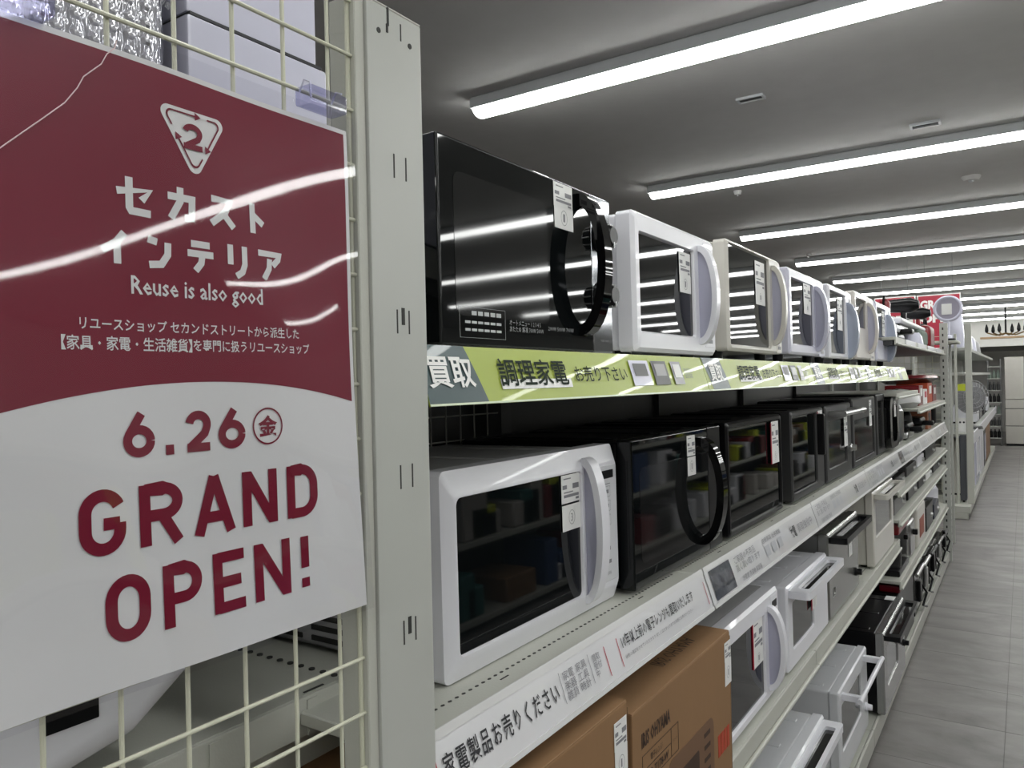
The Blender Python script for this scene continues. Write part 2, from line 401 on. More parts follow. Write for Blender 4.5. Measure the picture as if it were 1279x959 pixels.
# ================================================================ POSTER
PX = -.4975
def wav(y, z):
    return PX - .0325*(z-.02) + .0009*math.sin(y*21 + z*6) + .0014*math.sin(z*11 - y*4+1) + .0009*math.sin(y*34+z*17)
def pmap(off):
    def f(y, z):
        x = wav(y, z); return (x + off, y, z)
    return f
PY0, PY1, PZ0, PZ1 = .197, .494, -.193, .230
poster = thing('poster', 'large red and white GRAND OPEN poster in a clear sleeve on the wire grid', 'poster', 0, 0, 0)
def grid_sheet(y0, y1, z0f, z1f, off, ny, nz, thick=0):
    m = MB(); vs = []; fs = []
    for i in range(ny+1):
        y = y0 + (y1-y0)*i/ny; a, b = z0f(y), z1f(y)
        for j in range(nz+1): z = a + (b-a)*j/nz; vs.append((wav(y, z)+off, y, z))
    for i in range(ny):
        for j in range(nz): q = i*(nz+1)+j; fs.append((q, q+nz+1, q+nz+2, q+1))
    if thick:
        n0 = len(vs); vs += [(x-thick, y, z) for x, y, z in vs]; fs += [tuple(i+n0 for i in reversed(f)) for f in fs]
        ring = [j for j in range(nz+1)] + [i*(nz+1)+nz for i in range(1, ny+1)] + [ny*(nz+1)+j for j in range(nz-1, -1, -1)] + [i*(nz+1) for i in range(ny-1, 0, -1)]
        for a, b in zip(ring, ring[1:]+ring[:1]): fs.append((a, b, b+n0, a+n0))
    return m.add(vs, fs)
postpap = mat('laminated_poster_paper', (.80, .80, .79), .3, coat=.5)
grid_sheet(PY0, PY1, lambda y: PZ0, lambda y: PZ1, 0, 60, 60, .0012).build('sheet', postpap, poster)
curve = lambda y: .0065 - .89*(y-.345)**2
grid_sheet(PY0+.004, PY1-.004, curve, lambda y: PZ1-.004, .00025, 60, 36).build('red_field', maroon, poster)
K = .4965     # distance of the poster plane from the eye
def pline(name, m, chars, bold=0, off=.0007):
    mb = MB()
    for ch, a, b, c, d in chars: addtext(mb, ch, a, b, c, d, bold=bold, mapf=pmap(off))
    return mb.build(name, m, poster, smooth=False)
# display lettering drawn as strokes of even width: centre lines in a unit box
def earc(cx, cy, rx, ry, a0, a1, n=14): return [(cx+rx*math.cos(math.radians(a0+(a1-a0)*i/n)), cy+ry*math.sin(math.radians(a0+(a1-a0)*i/n))) for i in range(n+1)]
ST = {
 'G': [earc(.5,.66,.5,.34,22,180)+earc(.5,.34,.5,.34,180,360)+[(1,.46)], [(1.0,.46),(.52,.46)]],
 'R': [[(0,-.1),(0,1.1)], [(0,1),(.55,1)]+earc(.55,.74,.45,.26,90,-90)+[(0,.48)], [(.50,.50),(1,-.1)]],
 'A': [[(0,-.1),(.5,1.1)], [(1,-.1),(.5,1.1)], [(.2,.25),(.8,.25)]],
 'N': [[(0,-.1),(0,1.1)], [(1,-.1),(1,1.1)], [(.04,1.04),(.96,-.04)]],
 'D': [[(0,-.1),(0,1.1)], [(0,1),(.45,1)]+earc(.45,.62,.55,.38,90,0)+earc(.45,.38,.55,.38,0,-90)+[(0,0)]],
 'O': [earc(.5,.64,.5,.36,0,180)+earc(.5,.36,.5,.36,180,360)+[(1,.64),(.995,.68)]],
 'P': [[(0,-.1),(0,1.1)], [(0,1),(.55,1)]+earc(.55,.72,.45,.28,90,-90)+[(0,.44)]],
 'E': [[(0,-.1),(0,1.1)], [(0,1),(1.1,1)], [(0,.5),(.95,.5)], [(0,0),(1.1,0)]],
 '!': [[(.5,1.1),(.5,.36)], [(.5,-.1),(.5,.12)]],
 '6': [earc(.5,.33,.5,.33,0,360,24), [(.06,.50),(.62,1.12)]],
 '2': [earc(.5,.70,.48,.30,170,-20)+[(.84,.42),(.02,.0)], [(-.12,0),(1.12,0)]],
 '.': [[(.5,-99),(.5,99)]],
 'セ': [[(-.1,.60),(1.0,.76),(.70,.40)], [(.30,1.1),(.30,.12),(.36,.02),(1.0,.0)]],
 'カ': [[(-.1,.74),(.98,.74),(.93,.06),(.62,.04)], [(.45,1.1),(.44,.60),(.02,-.05)]],
 'ス': [[(.02,.96),(.88,.96),(.62,.48),(0,-.02)], [(.52,.46),(1,-.06)]],
 'ト': [[(.16,1.1),(.16,-.1)], [(.16,.66),(1.05,.30)]],
 'イ': [[(1.0,1.05),(.62,.66),(0,.34)], [(.66,.66),(.66,-.1)]],
 'ン': [[(.0,.98),(.46,.90)], [(1.0,.92),(.98,.45),(.66,.06),(.05,.0)]],
 'テ': [[(.08,1),(.92,1)], [(-.08,.62),(1.08,.62)], [(.58,.62),(.52,.26),(.26,-.06)]],
 'リ': [[(.02,1.1),(.02,.36)], [(1,1.1),(1,.42),(.82,.12),(.40,-.06)]],
 'ア': [[(-.08,.98),(1.02,.98),(.96,.80),(.66,.52)], [(.50,.78),(.46,.38),(.18,-.06)]],
}
def strokes(mb, ch, y0, y1, z0, z1, wd, mapf):
    h = wd/2; a0, b0, w_, h__ = y0+h, z0+h, max(1e-5, y1-y0-wd), max(1e-5, z1-z0-wd)
    for path in ST[ch]:
        P = [(a0+w_*min(1+h/w_, max(-h/w_, u)), b0+h__*min(1+h/h__, max(-h/h__, v))) for u, v in path]
        L = []; Rr = []
        for i, p in enumerate(P):
            q0 = P[max(0, i-1)]; q1 = P[min(len(P)-1, i+1)]
            def nrm(a, b):
                d = math.hypot(b[0]-a[0], b[1]-a[1]) or 1; return (-(b[1]-a[1])/d, (b[0]-a[0])/d)
            n0 = nrm(q0, p) if i else nrm(p, q1); n1 = nrm(p, q1) if i < len(P)-1 else n0
            nx, nz = n0[0]+n1[0], n0[1]+n1[1]; l = nx*nx+nz*nz or 1; k = min(2/l, 1.25); nx *= k; nz *= k
            if l < .3: nx, nz = n0
            L.append((p[0]+nx*h, p[1]+nz*h)); Rr.append((p[0]-nx*h, p[1]-nz*h))
        n = len(P); mb.add([mapf(*q) for q in L+Rr], [(i, i+1, n+i+1, n+i) for i in range(n-1)])
def sline(name, m, chars, wd, off=.0007):
    mb = MB()
    for c in chars: strokes(mb, *c, wd, pmap(off))
    return mb.build(name, m, poster, smooth=False)
sline('title_lettering', whiteink, [('セ',.2798,.3061,.1195,.1457),('カ',.3153,.3379,.1205,.1457),('ス',.3478,.3724,.1215,.1457),('ト',.3834,.4,.1215,.1462)], .0052)
sline('title_lettering', whiteink, [('イ',.2672,.2872,.085,.1085),('ン',.2983,.3179,.085,.1080),('テ',.3291,.352,.0855,.1088),('リ',.3630,.3812,.0852,.1105),('ア',.3909,.415,.0858,.1104)], .0050)
pline('slogan_lettering', whiteink, [('Reuse is also good',.2884,.3945,.0623,.0788)], .014)
pline('caption_lettering', whiteink, [('リユースショップ セカンドストリートから派生した',.2534,.4304,.0407,.0492),('【家具・家電・生活雑貨】',.2417,.3322,.0276,.0372),('を専門に扱うリユースショップ',.3332,.4415,.0285,.0372)], .012)
sline('date_lettering', maroon, [('6',.2791,.3018,-.0438,-.0142),('.',.3095,.3159,-.044,-.0371),('2',.3248,.3458,-.0437,-.0142),('6',.3515,.3748,-.0437,-.0142)], .0062)
pline('date_lettering', maroon, [('金',.3867,.4042,-.0369,-.0202)], .036)
sline('headline_lettering', maroon, [('G',.2488,.2792,-.1048,-.0621),('R',.2886,.3208,-.1048,-.0624),('A',.3289,.3637,-.1048,-.0621),('N',.3705,.4023,-.1048,-.0620),('D',.4119,.4433,-.1048,-.0620)], .0080)
sline('headline_lettering', maroon, [('O',.2639,.2943,-.1635,-.1199),('P',.3035,.3333,-.1635,-.1194),('E',.3425,.3713,-.1635,-.1190),('N',.3785,.4125,-.1635,-.1190),('!',.4213,.4335,-.1625,-.1203)], .0080)
def ring2d(m, outer, inner, mapf):
    n = len(outer); o = [mapf(*p) for p in outer]; i = [mapf(*p) for p in inner]
    m.add(o+i, [(k, (k+1) % n, n+(k+1) % n, n+k) for k in range(n)])
cx, cy = .3955, -.0287
ring2d(m := MB(), [(cx+.0141*math.cos(t*math.pi/20), cy+.0145*math.sin(t*math.pi/20)) for t in range(40)],
       [(cx+.0128*math.cos(t*math.pi/20), cy+.0132*math.sin(t*math.pi/20)) for t in range(40)], pmap(.0007))
m.build('date_circle', maroon, poster, smooth=False)
# triangle emblem with a 2 and three arrows
def rtri(cx, cz, r, rc, n=8):
    out = []
    for k in range(3):
        a = math.radians(30 + 120*k); px, pz = cx + (r-2*rc)*math.cos(a), cz + (r-2*rc)*math.sin(a)
        for i in range(n+1):
            t = a - math.radians(60) + math.radians(120)*i/n; out.append((px + rc*math.cos(t), pz + rc*math.sin(t)))
    return out
ex, ez = .3385, .1862
A = rtri(ex, ez, .0340, .0055); MB().add([pmap(.0006)(*p) for p in A], [tuple(range(len(A)))]).build('emblem_triangle', whiteink, poster, smooth=False)
m = MB()
for k in range(3):
    a0 = math.radians(30+120*k)
    def rot(u, v, a=math.radians(120*k)): return (2*ex - (ex + u*math.cos(a) - v*math.sin(a)), ez + u*math.sin(a) + v*math.cos(a))
    P = rtri(0, 0, .0285, .0040); Q = rtri(0, 0, .0262, .0032)
    for seg in range(0, 8):
        i, j = seg, seg+1
        m.add([pmap(.0011)(*rot(*p)) for p in (P[i], P[j], Q[j], Q[i])], [(0, 1, 2, 3)])
    # legs of the arrow and its head
    e0, e1 = P[8], Q[8]; d = (math.cos(math.radians(30+60+90)), 0)
    ux, uz = -1, 0
    L = .019
    m.add([pmap(.0011)(*rot(*p)) for p in (e0, (e0[0]+ux*L, e0[1]), (e1[0]+ux*L, e1[1]), e1)], [(0, 1, 2, 3)])
    hx, hz = e0[0]-L, (e0[1]+e1[1])/2
    s0, s1 = P[0], Q[0]; ang = math.radians(240); L2 = .006
    m.add([pmap(.0011)(*rot(*p)) for p in ((hx, hz+.0030), (hx-.0050, hz), (hx, hz-.0030))], [(0, 1, 2)])
    m.add([pmap(.0011)(*rot(*p)) for p in (s0, (s0[0]+math.cos(ang)*L2, s0[1]+math.sin(ang)*L2), (s1[0]+math.cos(ang)*L2, s1[1]+math.sin(ang)*L2), s1)], [(0, 1, 2, 3)])
m.build('emblem_arrows', maroon, poster, smooth=False)
m = MB(); strokes(m, '2', .3290, .3455, .1745, .1935, .0042, pmap(.0013)); m.build('emblem_numeral', maroon, poster, smooth=False)
# nylon cord hanging over the sleeve, clear sleeve and clips
cp = [(.283,.2352),(.2812,.2290),(.276,.2236),(.2721,.2157),(.2606,.2038),(.2565,.1953),(.2485,.1834),(.2327,.1674),(.2095,.1444),(.190,.128)]
MB().tube([(wav(y, z)+.0022, y, z) for y, z in cp], .0004, 6).build('nylon_cord', mat('milky_nylon', (.80, .62, .64), .3), poster)
grid_sheet(PY0-.006, PY1+.0075, lambda y: PZ0-.004, lambda y: PZ1+.013, .0020, 60, 60).build('clear_sleeve', clear, poster)
for o in [x for x in C.objects if x.parent == poster]: o.location = (0, 0, 0)
poster.location = (0, 0, H)
def clip(y, z, lab):
    t = thing('clear_clip', lab, 'clip', GX, y, z)
    MB().rbox(.002, .022, -.021, .021, -.012, .004, .002).build('clip_body', clearlav, t)
    MB().tube([(.006, -.019, 0), (.012, -.019, .009), (.019, -.019, .006), (.02, -.019, -.008)], .0009, 6).tube([(.006, .017, 0), (.012, .017, .009), (.019, .017, .006)], .0009, 6).build('clip_rim', mat('pale_lavender_rim', (.7, .7, .85), .15), t)
clip(.463, .251, 'clear lavender plastic clip on the grid at the poster\'s top right corner')
clip(.219, .243, 'clear lavender plastic clip on the grid at the poster\'s top left')

# ================================================================ STRIP SIGNS AND PRICE RAILS
def rmap(x0, x1, z0, z1, bulge, off=0):
    """curved rail face from bottom (x0,z0) to top (x1,z1)"""
    def f(y, t):
        b = bulge*math.sin(math.pi*t)
        return (x0 + (x1-x0)*t + b + off, y, z0 + (z1-z0)*t + off*.4)
    return f
def strip_surface(f, y0, y1, a=0, b=1, ny=2, nt=8, skew=0, thick=.0012):
    m = MB(); vs = []; fs = []
    for i in range(ny+1):
        for j in range(nt+1):
            t = a + (b-a)*j/nt; vs.append(f(y0 + (y1-y0)*i/ny - skew*(t-.5), t))
    for i in range(ny):
        for j in range(nt): q = i*(nt+1)+j; fs.append((q, q+nt+1, q+nt+2, q+1))
    if thick:
        n0 = len(vs); vs += [(x-thick, y, z) for x, y, z in vs]; fs += [tuple(k+n0 for k in reversed(g)) for g in fs]
        ring = list(range(nt+1)) + [i*(nt+1)+nt for i in range(1, ny+1)] + [ny*(nt+1)+j for j in range(nt-1, -1, -1)] + [i*(nt+1) for i in range(ny-1, 0, -1)]
        for p, q in zip(ring, ring[1:]+ring[:1]): fs.append((p, q, q+n0, p+n0))
    return m.add(vs, fs)
def stext(f, s, y0, y1, t0, t1, parent, m, bold=0, italic=0, name='lettering', sp=1):
    mb = MB(); addtext(mb, s, y0, y1, t0, t1, bold=bold, spacing=sp)
    # cut the glyphs at the strip's own profile lines so that they follow its curve
    me = bpy.data.meshes.new('g'); me.from_pydata(mb.v, [], mb.f); bm = bmesh.new(); bm.from_mesh(me); bpy.data.meshes.remove(me)
    for k in range(1, 8):
        if t0 < k/8 < t1: bmesh.ops.bisect_plane(bm, geom=bm.verts[:]+bm.edges[:]+bm.faces[:], plane_co=(0, 0, k/8), plane_no=(0, 0, 1))
    bm.verts.index_update(); mb.v = [f(v.co.y, v.co.z) for v in bm.verts]; mb.f = [tuple(v.index for v in g.verts) for g in bm.faces]; bm.free()
    return mb.build(name, m, parent, smooth=False)
# green strips
dkgreen = mat('dark_green_ink', (.012, .022, .014), .6, spec=.1)
ORD = ['first', 'second', 'third', 'fourth', 'fifth', 'sixth', 'seventh']
for i in range(0, 5):
    y0 = BAY0 + i*BW; y1 = y0 + (BW if i < 4 else .34)
    t = thing('shelf_edge_sign', '%s lime green shelf strip from the column, advertising kitchen appliance buying' % ORD[i], 'sign', 0, 0, 0, 'lime strips on the top shelf edge')
    F = lambda off: rmap(-.500, -.519, -.0215, .043, .0008, off)
    ys_ = .600 if i == 0 else y0+.001
    strip_surface(F(0), ys_, y1-.001).build('strip', greenpr, t)
    strip_surface(F(.0006), ys_+.012, y0+(.162 if i == 0 else .118), skew=.024, thick=0).build('teal_panel', tealpr, t)
    if i == 0: strip_surface(F(.0006), ys_, y0+.10, thick=0).v; strip_surface(F(.0005), ys_, ys_+.03, thick=0).build('teal_panel', tealpr, t)
    if i < 4:
        f = F(.0018)
        stext(f, '買取', *((y0+.075, y0+.155) if i == 0 else (y0+.025, y0+.10)), .28, .80, t, whiteink, .02)
        strip_surface(F(.0010), y0+.205, y0+.372, .24, .42, 2, 3, thick=0).build('white_highlight', whiteink, t)
        stext(f, '調理家電', y0+.204, y0+.364, .28, .80, t, dkgreen, .012)
        stext(f, 'お売り下さい', y0+.385, y0+.548, .34, .68, t, dkgreen, .008)
        for k, (ya, wd, m1, m2) in enumerate(((.566, .072, lavpl, darkgrey), (.652, .062, darkgrey, midgrey), (.735, .045, midgrey, paper))):
            strip_surface(f, y0+ya, y0+ya+wd, .22, .84, 1, 4, thick=0).build('appliance_picture', m1, t)
            strip_surface(F(.0024), y0+ya+wd*.15, y0+ya+wd*.85, .45 if k < 2 else .4, .76, 1, 3, thick=0).build('appliance_picture', m2, t)
        stext(f, '高価買取中\n出張買取', y0+.79, y0+.835, .38, .66, t, tealpr, 0)
    strip_surface(F(.001), ys_, y1-.001, 0, .035, 1, 1, thick=0).build('pale_edge', mat('pale_green_edge', (.62, .70, .50), .3), t)
    for q in [x for x in C.objects if x.parent == t]: pass
# white rails
rimm = mat('matte_rail_edge', (.62, .62, .62), .5)
W = lambda off: rmap(-.500, -.524, -.437, -.366, .0012, off)
for i in range(0, 7):
    y0 = BAY0 + i*BW; y1 = y0+BW
    t = thing('price_rail', '%s white card price rail from the column, on the middle shelf edge' % ORD[i], 'price rail', 0, 0, 0, 'white price rails on the middle shelf edge')
    ys_ = .600 if i == 0 else y0+.003
    strip_surface(W(0), ys_, y1-.003, 0, 1).build('rail', railpr, t)
    strip_surface(W(.0014), ys_, y1-.003, .90, 1.03, 2, 3).build('rail_rim', rimm, t)
    strip_surface(W(.0014), ys_, y1-.003, -.03, .06, 2, 3).build('rail_rim', rimm, t)
    f = W(.0014)
    if i == 0:
        stext(f, '家電製品お売りください', y0+.092, y0+.328, .34, .70, t, ink, .010, sp=1.18)
        for a in (.338, .418): strip_surface(f, y0+a, y0+a+.0012, .25, .78, 1, 1, thick=0).build('divider_line', greyink, t)
        stext(f, '家電 家具\n楽器 工具\n雑貨 時計', y0+.346, y0+.410, .26, .76, t, greyink)
        stext(f, '買取\n受付\n中', y0+.428, y0+.450, .30, .72, t, greyink)
        for a in (.081, .466, .507, .880): strip_surface(f, y0+a, y0+a+.0018, .18, .74, 1, 1, thick=0).build('red_line', redink, t)
        stext(f, '10年以上前の電子レンジも買取いたします', y0+.520, y0+.818, .48, .74, t, ink, .008, sp=1.1)
        stext(f, '状態の確認をさせていただきます 詳しくはスタッフまでお気軽にお声がけください', y0+.520, y0+.800, .28, .36, t, greyink)
    else:
        a = .03
        if i in (1, 4):
            strip_surface(f, y0+.022, y0+.145, .12, .88, 2, 4, thick=0).build('dark_photo', photopr, t); a = .17
        stext(f, 'ご家庭の不用品\n高く買い取ります', y0+a, y0+a+.17, .42, .86, t, greyink)
        stext(f, '冷蔵庫 洗濯機 炊飯器', y0+a+.02, y0+a+.16, .12, .28, t, greyink)
        for k in range(3):
            strip_surface(f, y0+a+.215+k*.055, y0+a+.25+k*.055, .30, .62, 1, 2, thick=0).build('picture', mat('pale_grey_print', (.42, .43, .46), .4), t)
        stext(f, '店頭買取 出張買取', y0+a+.21, y0+a+.37, .70, .86, t, greyink)
        stext(f, '家電', y0+.62, y0+.67, .30, .70, t, ink, .02)
        stext(f, '買取強化中', y0+.69, y0+.85, .35, .65, t, greyink)
for q in list(C.objects):
    if q.type == 'EMPTY' and q.name.split('.')[0] in ('shelf_edge_sign', 'price_rail'): q.location.z = H

# ================================================================ APPLIANCES
def price_tag(p, y, z, x, num='3', w=.052, h1=.048, h2=.042, gap=.002, red=False, curl=0):
    """two-part paper label: printed slip above a numbered slip, on the plane x"""
    m = MB().rbox(x, x+.0008, y, y+w, z-h1, z, .0003, 1)
    if h2: m.rbox(x, x+.0008, y+.001, y+w+.001, z-h1-gap-h2, z-h1-gap, .0003, 1)
    o = m.build('price_tag', paper, p)
    k = MB(); X = x+.0012
    k.box(x, X, y+w*.12, y+w*.5, z-h1*.16, z-h1*.12)
    for a, b, c, d in ((.06, .28, .36, .50), (.60, .93, .34, .52), (.12, .60, .60, .64), (.12, .92, .70, .80), (.75, .92, .84, .92)):
        k.box(x, X, y+w*a, y+w*b, z-h1*d, z-h1*c)
    if h2:
        cz = z-h1-gap-h2*.5
        addtext(k, num, y+w*.46, y+w*.56, cz-.006, cz+.006, X=X)
        ring2d(k, [(y+w*.51+.0095*math.cos(q*math.pi/10), cz+.0115*math.sin(q*math.pi/10)) for q in range(20)], [(y+w*.51+.0087*math.cos(q*math.pi/10), cz+.0107*math.sin(q*math.pi/10)) for q in range(20)], lambda a, b: (X, a, b))
    k.build('tag_print', greyink, o, smooth=False)
    if red: MB().box(x-.001, x+.0012, y-.004, y, z-h1-gap-h2, z-.004).build('red_edge', redink, o, smooth=False)
    return o
def feet(t, w, d, h):
    for yy in (.05, w-.05):
        for xx in (-.05, -d+.05): MB().cyl((xx, yy, 0), (xx, yy, h+.004), .014, 12, .017).build('foot', black, t)
def body_case(t, w, h, d, fh, m, vents=True, x=-.036):
    b = MB().rbox(-d, x, .006, w-.006, fh, h-.003, .008, 3)
    for k in range(3): b.rbox(-d+.03, x-.03, .05+k*(w-.14)/2, .075+k*(w-.14)/2, h-.006, h-.001, .002, 1)
    o = b.build('case', m, t)
    if vents:
        v = MB()
        for r in range(8):
            for c in range(4): v.box(-d+.05+c*.055, -d+.09+c*.055, .0045, .0065, h*.30+r*.014, h*.30+r*.014+.005)
        v.build('side_vents', slotm, o, kind='stuff', smooth=False)
    return o
def controls(t, y0, y1, z0, z1, x, m, dark=False, display=True, rows=6):
    o = MB().rbox(x-.003, x+.0006, y0, y1, z0, z1, .002, 1).build('control_panel', m, t)
    k = MB(); wd = y1-y0; ht = z1-z0
    for r in range(rows):
        zz = z1 - ht*(.26+.66*r/rows); k.box(x, x+.0012, y0+wd*.30, y0+wd*.62, zz-.0035, zz)
        if r < 3: k.box(x, x+.0011, y0+wd*.14, y0+wd*.82, zz+.006, zz+.0066)
    k.box(x, x+.0012, y0+wd*.25, y0+wd*.75, z0+ht*.04, z0+ht*.075)
    k.build('button_print', greyink if not dark else whiteink, o, smooth=False)
    if display: MB().rbox(x, x+.0016, y0+wd*.15, y0+wd*.80, z1-ht*.145, z1-ht*.06, .001, 1).build('display', black, o)
    return o
def arch(t, y0, y1, z0, z1, dep, m, solid=True, th=.010, x=0, n=20, name='handle', hollow=None):
    """handle arching out of the door from z0 to z1; solid half moon or open band"""
    out = []; inn = []
    zm, R1_, R2_ = (z0+z1)/2, (z1-z0)/2, (z1-z0)/2 - th*1.3
    for i in range(n+1):
        a = math.pi*i/n
        out.append((x + dep*math.sin(a)**.9 + .001, zm - R1_*math.cos(a)))
        inn.append((x + max(0, dep-th)*math.sin(a), zm - R2_*math.cos(a)))
    if solid:
        o = MB().prism(out + inn[::-1], 'y', y0, y1).build(name, m, t)
        MB().prism([(x-.001, z0+th)]+inn+[(x-.001, z1-th)], 'y', y0+.006, y1-.003).build('handle_hollow', hollow or hollowm, o)
        return o
    return MB().prism(out + inn[::-1], 'y', y0, y1).build(name, m, t)

def microwave(label, X, Y, Z, w, h, d=.36, fh=.012, case=None, door=whitepl, win=(.03, .30, .035, .215), hy=.335, hdep=.040, hw=.022, hz=(.035, .225), panel=None, hm=None, solid=True, scr=True, g=glass, tagp=None, red=False, num='1', group='microwaves', knobs=False, name='microwave_oven', ctl=True, vents=True, tagkw={}):
    t = thing(name, label, 'microwave', X, Y, Z, group)
    case = case or greybody
    body_case(t, w, h, d, fh, case, vents)
    dr = MB().frame((0, w, fh-.004, h), win, -.034, 0, .007, .010, .006, .006).build('door', door, t)
    MB().rbox(-.012, -.006, win[0]-.002, win[1]+.002, win[2]-.002, win[3]+.002, .001, 1).build('window', g, t)
    arch(t, hy, hy+hw, hz[0], hz[1], hdep, hm or door, solid, hollow=hm)
    if ctl: controls(t, hy+hw+.012, w-.012, .03, h-.012, .0005, panel or door)
    feet(t, w, d, fh)
    if tagp: price_tag(t, tagp[0], tagp[1], -.0045, num, red=red, **tagkw)
    return t

# --- top shelf ------------------------------------------------------------
TS = .040
# 1 black glossy microwave with loop handle and two knobs
t = thing('microwave_oven', 'glossy black microwave with two chrome-tipped knobs, right beside the column on the top shelf', 'microwave', -.57, .707, TS, 'microwaves on the top shelf')
w_, h_ = .458, .262
body_case(t, w_, h_, .36, .012, black, True, -.03)
MB().rbox(-.03, 0, 0, .388, .008, h_, .0035, 3).build('door', glass, t)
MB().prism(rr(.030, .250, .045, .222, .014, 5), 'x', 0, .0004).build('window_screen', glass2, t)
o = MB().rbox(-.03, -.001, .389, w_, .008, h_, .003, 2).build('control_panel', mirrorp, t)
m = MB(); addtext(m, 'MICRO WAVE', .41, .44, .026, .030, X=-.0003); m.build('panel_print', greyink, o, smooth=False)
arch(t, .338, .362, .032, .252, .048, blackgl, False, .013)
for zc in (.195, .099):
    k = MB().lathe([(.024, -.001), (.024, .006), (.019, .010), (.018, .026), (.014, .030), (.001, .030)], cx=-.004, cy=.417, cz=zc, n=24, axis='x').build('knob', black, t)
    m = MB()
    m.box(.008, .0265, .417-.001, .417+.001, zc-.018, zc-.010); 
    for q in range(10):
        a = q*math.pi/5; m.tube([(.010, .417+.0195*math.cos(a), zc+.0195*math.sin(a)), (.023, .417+.0182*math.cos(a), zc+.0182*math.sin(a))], .0012, 5)
    m.build('knob_ridges', chrome, k)
m = MB()
for r in range(3):
    for c in range(6):
        if r == 0 and c == 0: continue
        m.box(0, .0006, .047+c*.0135, .047+c*.0135+.0105, .046-r*.0095-(0 if r else -.001), .046-r*.0095+(.0062 if r == 0 else .0032))
m.build('icon_print', mat('pale_icon_print', (.45, .47, .48), .4), t, smooth=False)
m = MB()
for a in ((.036, .135, .0565, .0569), (.036, .135, .0185, .0189)): m.box(0, .0005, *a)
for a in ((.036, .0364, .0185, .0569), (.1346, .135, .0185, .0569)): m.box(0, .0005, *a)
addtext(m, 'オートメニュー 1 2 3 4 5\nあたため 解凍 700W 500W', .145, .232, .030, .046, X=.0005); addtext(m, '200W 500W 700W', .245, .320, .036, .042, X=.0005)
m.build('menu_print', mat('thin_print', (.30, .31, .32), .5), t, smooth=False)
feet(t, w_, .36, .012); price_tag(t, .270, .258, .0005, '1', .056, .036, .034, -.002)

microwave('white microwave with white arched handle, second from the column on the top shelf', -.57, 1.255, TS, .425, .268, fh=.018, door=whitepl, case=whitepl, win=(.022, .302, .048, .232), hy=.318, hz=(.035, .245), tagp=(.225, .222), tagkw=dict(w=.062, h1=.048, h2=.036, gap=-.001), group='microwaves on the top shelf', panel=whitepl)
# 3 cream frameless mirror door
t = microwave('cream microwave with a frameless mirror door, third on the top shelf', -.57, 1.775, TS, .47, .292, fh=.032, door=creampl, case=creampl, win=(.008, .355, .040, .284), hy=.375, hdep=.036, hw=.020, hz=(.05, .27), tagp=(.235, .268), tagkw=dict(w=.085, h1=.075, h2=.04, gap=-.001), group='microwaves on the top shelf', panel=creampl, ctl=True)
microwave('lavender white microwave with a filled crescent handle, fourth on the top shelf', -.57, 2.335, TS, .475, .290, fh=.036, door=lavpl, case=lavpl, win=(.030, .320, .060, .262), hy=.335, hz=(.045, .262), hw=.03, tagp=(.20, .262), tagkw=dict(w=.095, h1=.06, h2=.04, gap=-.001), group='microwaves on the top shelf')
microwave('white microwave with a dark blue-grey crescent handle, fifth on the top shelf', -.57, 2.90, TS, .42, .295, fh=.034, door=whitepl, case=whitepl, win=(.012, .30, .045, .275), hy=.32, hz=(.03, .25), hm=bluepl, hw=.03, tagp=(.16, .255), tagkw=dict(w=.09, h1=.06, h2=.06, gap=-.001), group='microwaves on the top shelf')
microwave('beige microwave with a long beige handle, sixth on the top shelf', -.57, 3.40, TS, .47, .315, fh=.038, door=beigepl, case=beigepl, win=(.025, .27, .165, .29), hy=.30, hz=(.06, .285), hw=.03, group='microwaves on the top shelf', tagp=None)
microwave('bluish white microwave with a blue-grey crescent handle, last on the top shelf', -.57, 3.95, TS, .47, .315, fh=.038, door=lavpl, case=lavpl, win=(.02, .28, .13, .29), hy=.31, hz=(.03, .27), hm=bluepl, hw=.05, group='microwaves on the top shelf', tagp=(.2, .28), tagkw=dict(w=.09, h1=.08, h2=.04))

# --- middle shelf ---------------------------------------------------------
MS = -.375
t = thing('microwave_oven', 'big white microwave with a large dark window, first on the middle shelf beside the column', 'microwave', -.59, .738, MS, 'appliances on the middle shelf')
w_, h_ = .475, .268
body_case(t, w_, h_-.004, .37, .012, greybody, True, -.040)
L = []
A = rr(0, w_, .002, h_, .010, 5); B = rr(.014, w_-.014, .030, h_-.030, .012, 5); Wn = rr(.020, .342, .036, h_-.036, .008, 5)
B = rr(.014, w_-.006, .026, h_-.026, .012, 5)
MB().loft([[(-.040, *p) for p in A], [(-.012, *p) for p in A], [(-.001, *p) for p in B], [(0, *p) for p in rr(.018, .345, .034, h_-.034, .010, 5)], [(-.006, *p) for p in Wn], [(-.040, *p) for p in Wn], [(-.040, *p) for p in A]], False, False).build('door', whitepl, t)
MB().rbox(-.012, -.005, .018, .344, .034, h_-.034, .001, 1).build('window', glass, t)
arch(t, .348, .374, .020, h_-.014, .034, whitepl, True, .010, x=-.002)
o = MB().rbox(-.004, .0012, .380, w_-.010, .038, h_-.034, .002, 2).build('control_panel', coolpl, t)
MB().rbox(.001, .0024, .409, .452, .212, .226, .001, 1).build('display', black, o)
m = MB()
for r, zz in enumerate((.190, .166, .142)): ring2d(m, rr(.412, .440, zz-.009, zz+.009, .002), rr(.4125, .4395, zz-.0085, zz+.0085, .002), lambda a, b: (.0018, a, b)); m.box(.001, .002, .418, .434, zz-.003, zz+.003)
for r, zz in enumerate((.116, .094, .072)): m.box(.001, .002, .420+r*.002, .434+r*.002, zz-.003, zz+.003)
m.box(.001, .002, .405, .440, .2025, .2035); addtext(m, 'IRIS OHYAMA', .408, .436, .050, .056, X=.002)
m.build('button_print', greyink, o, smooth=False)
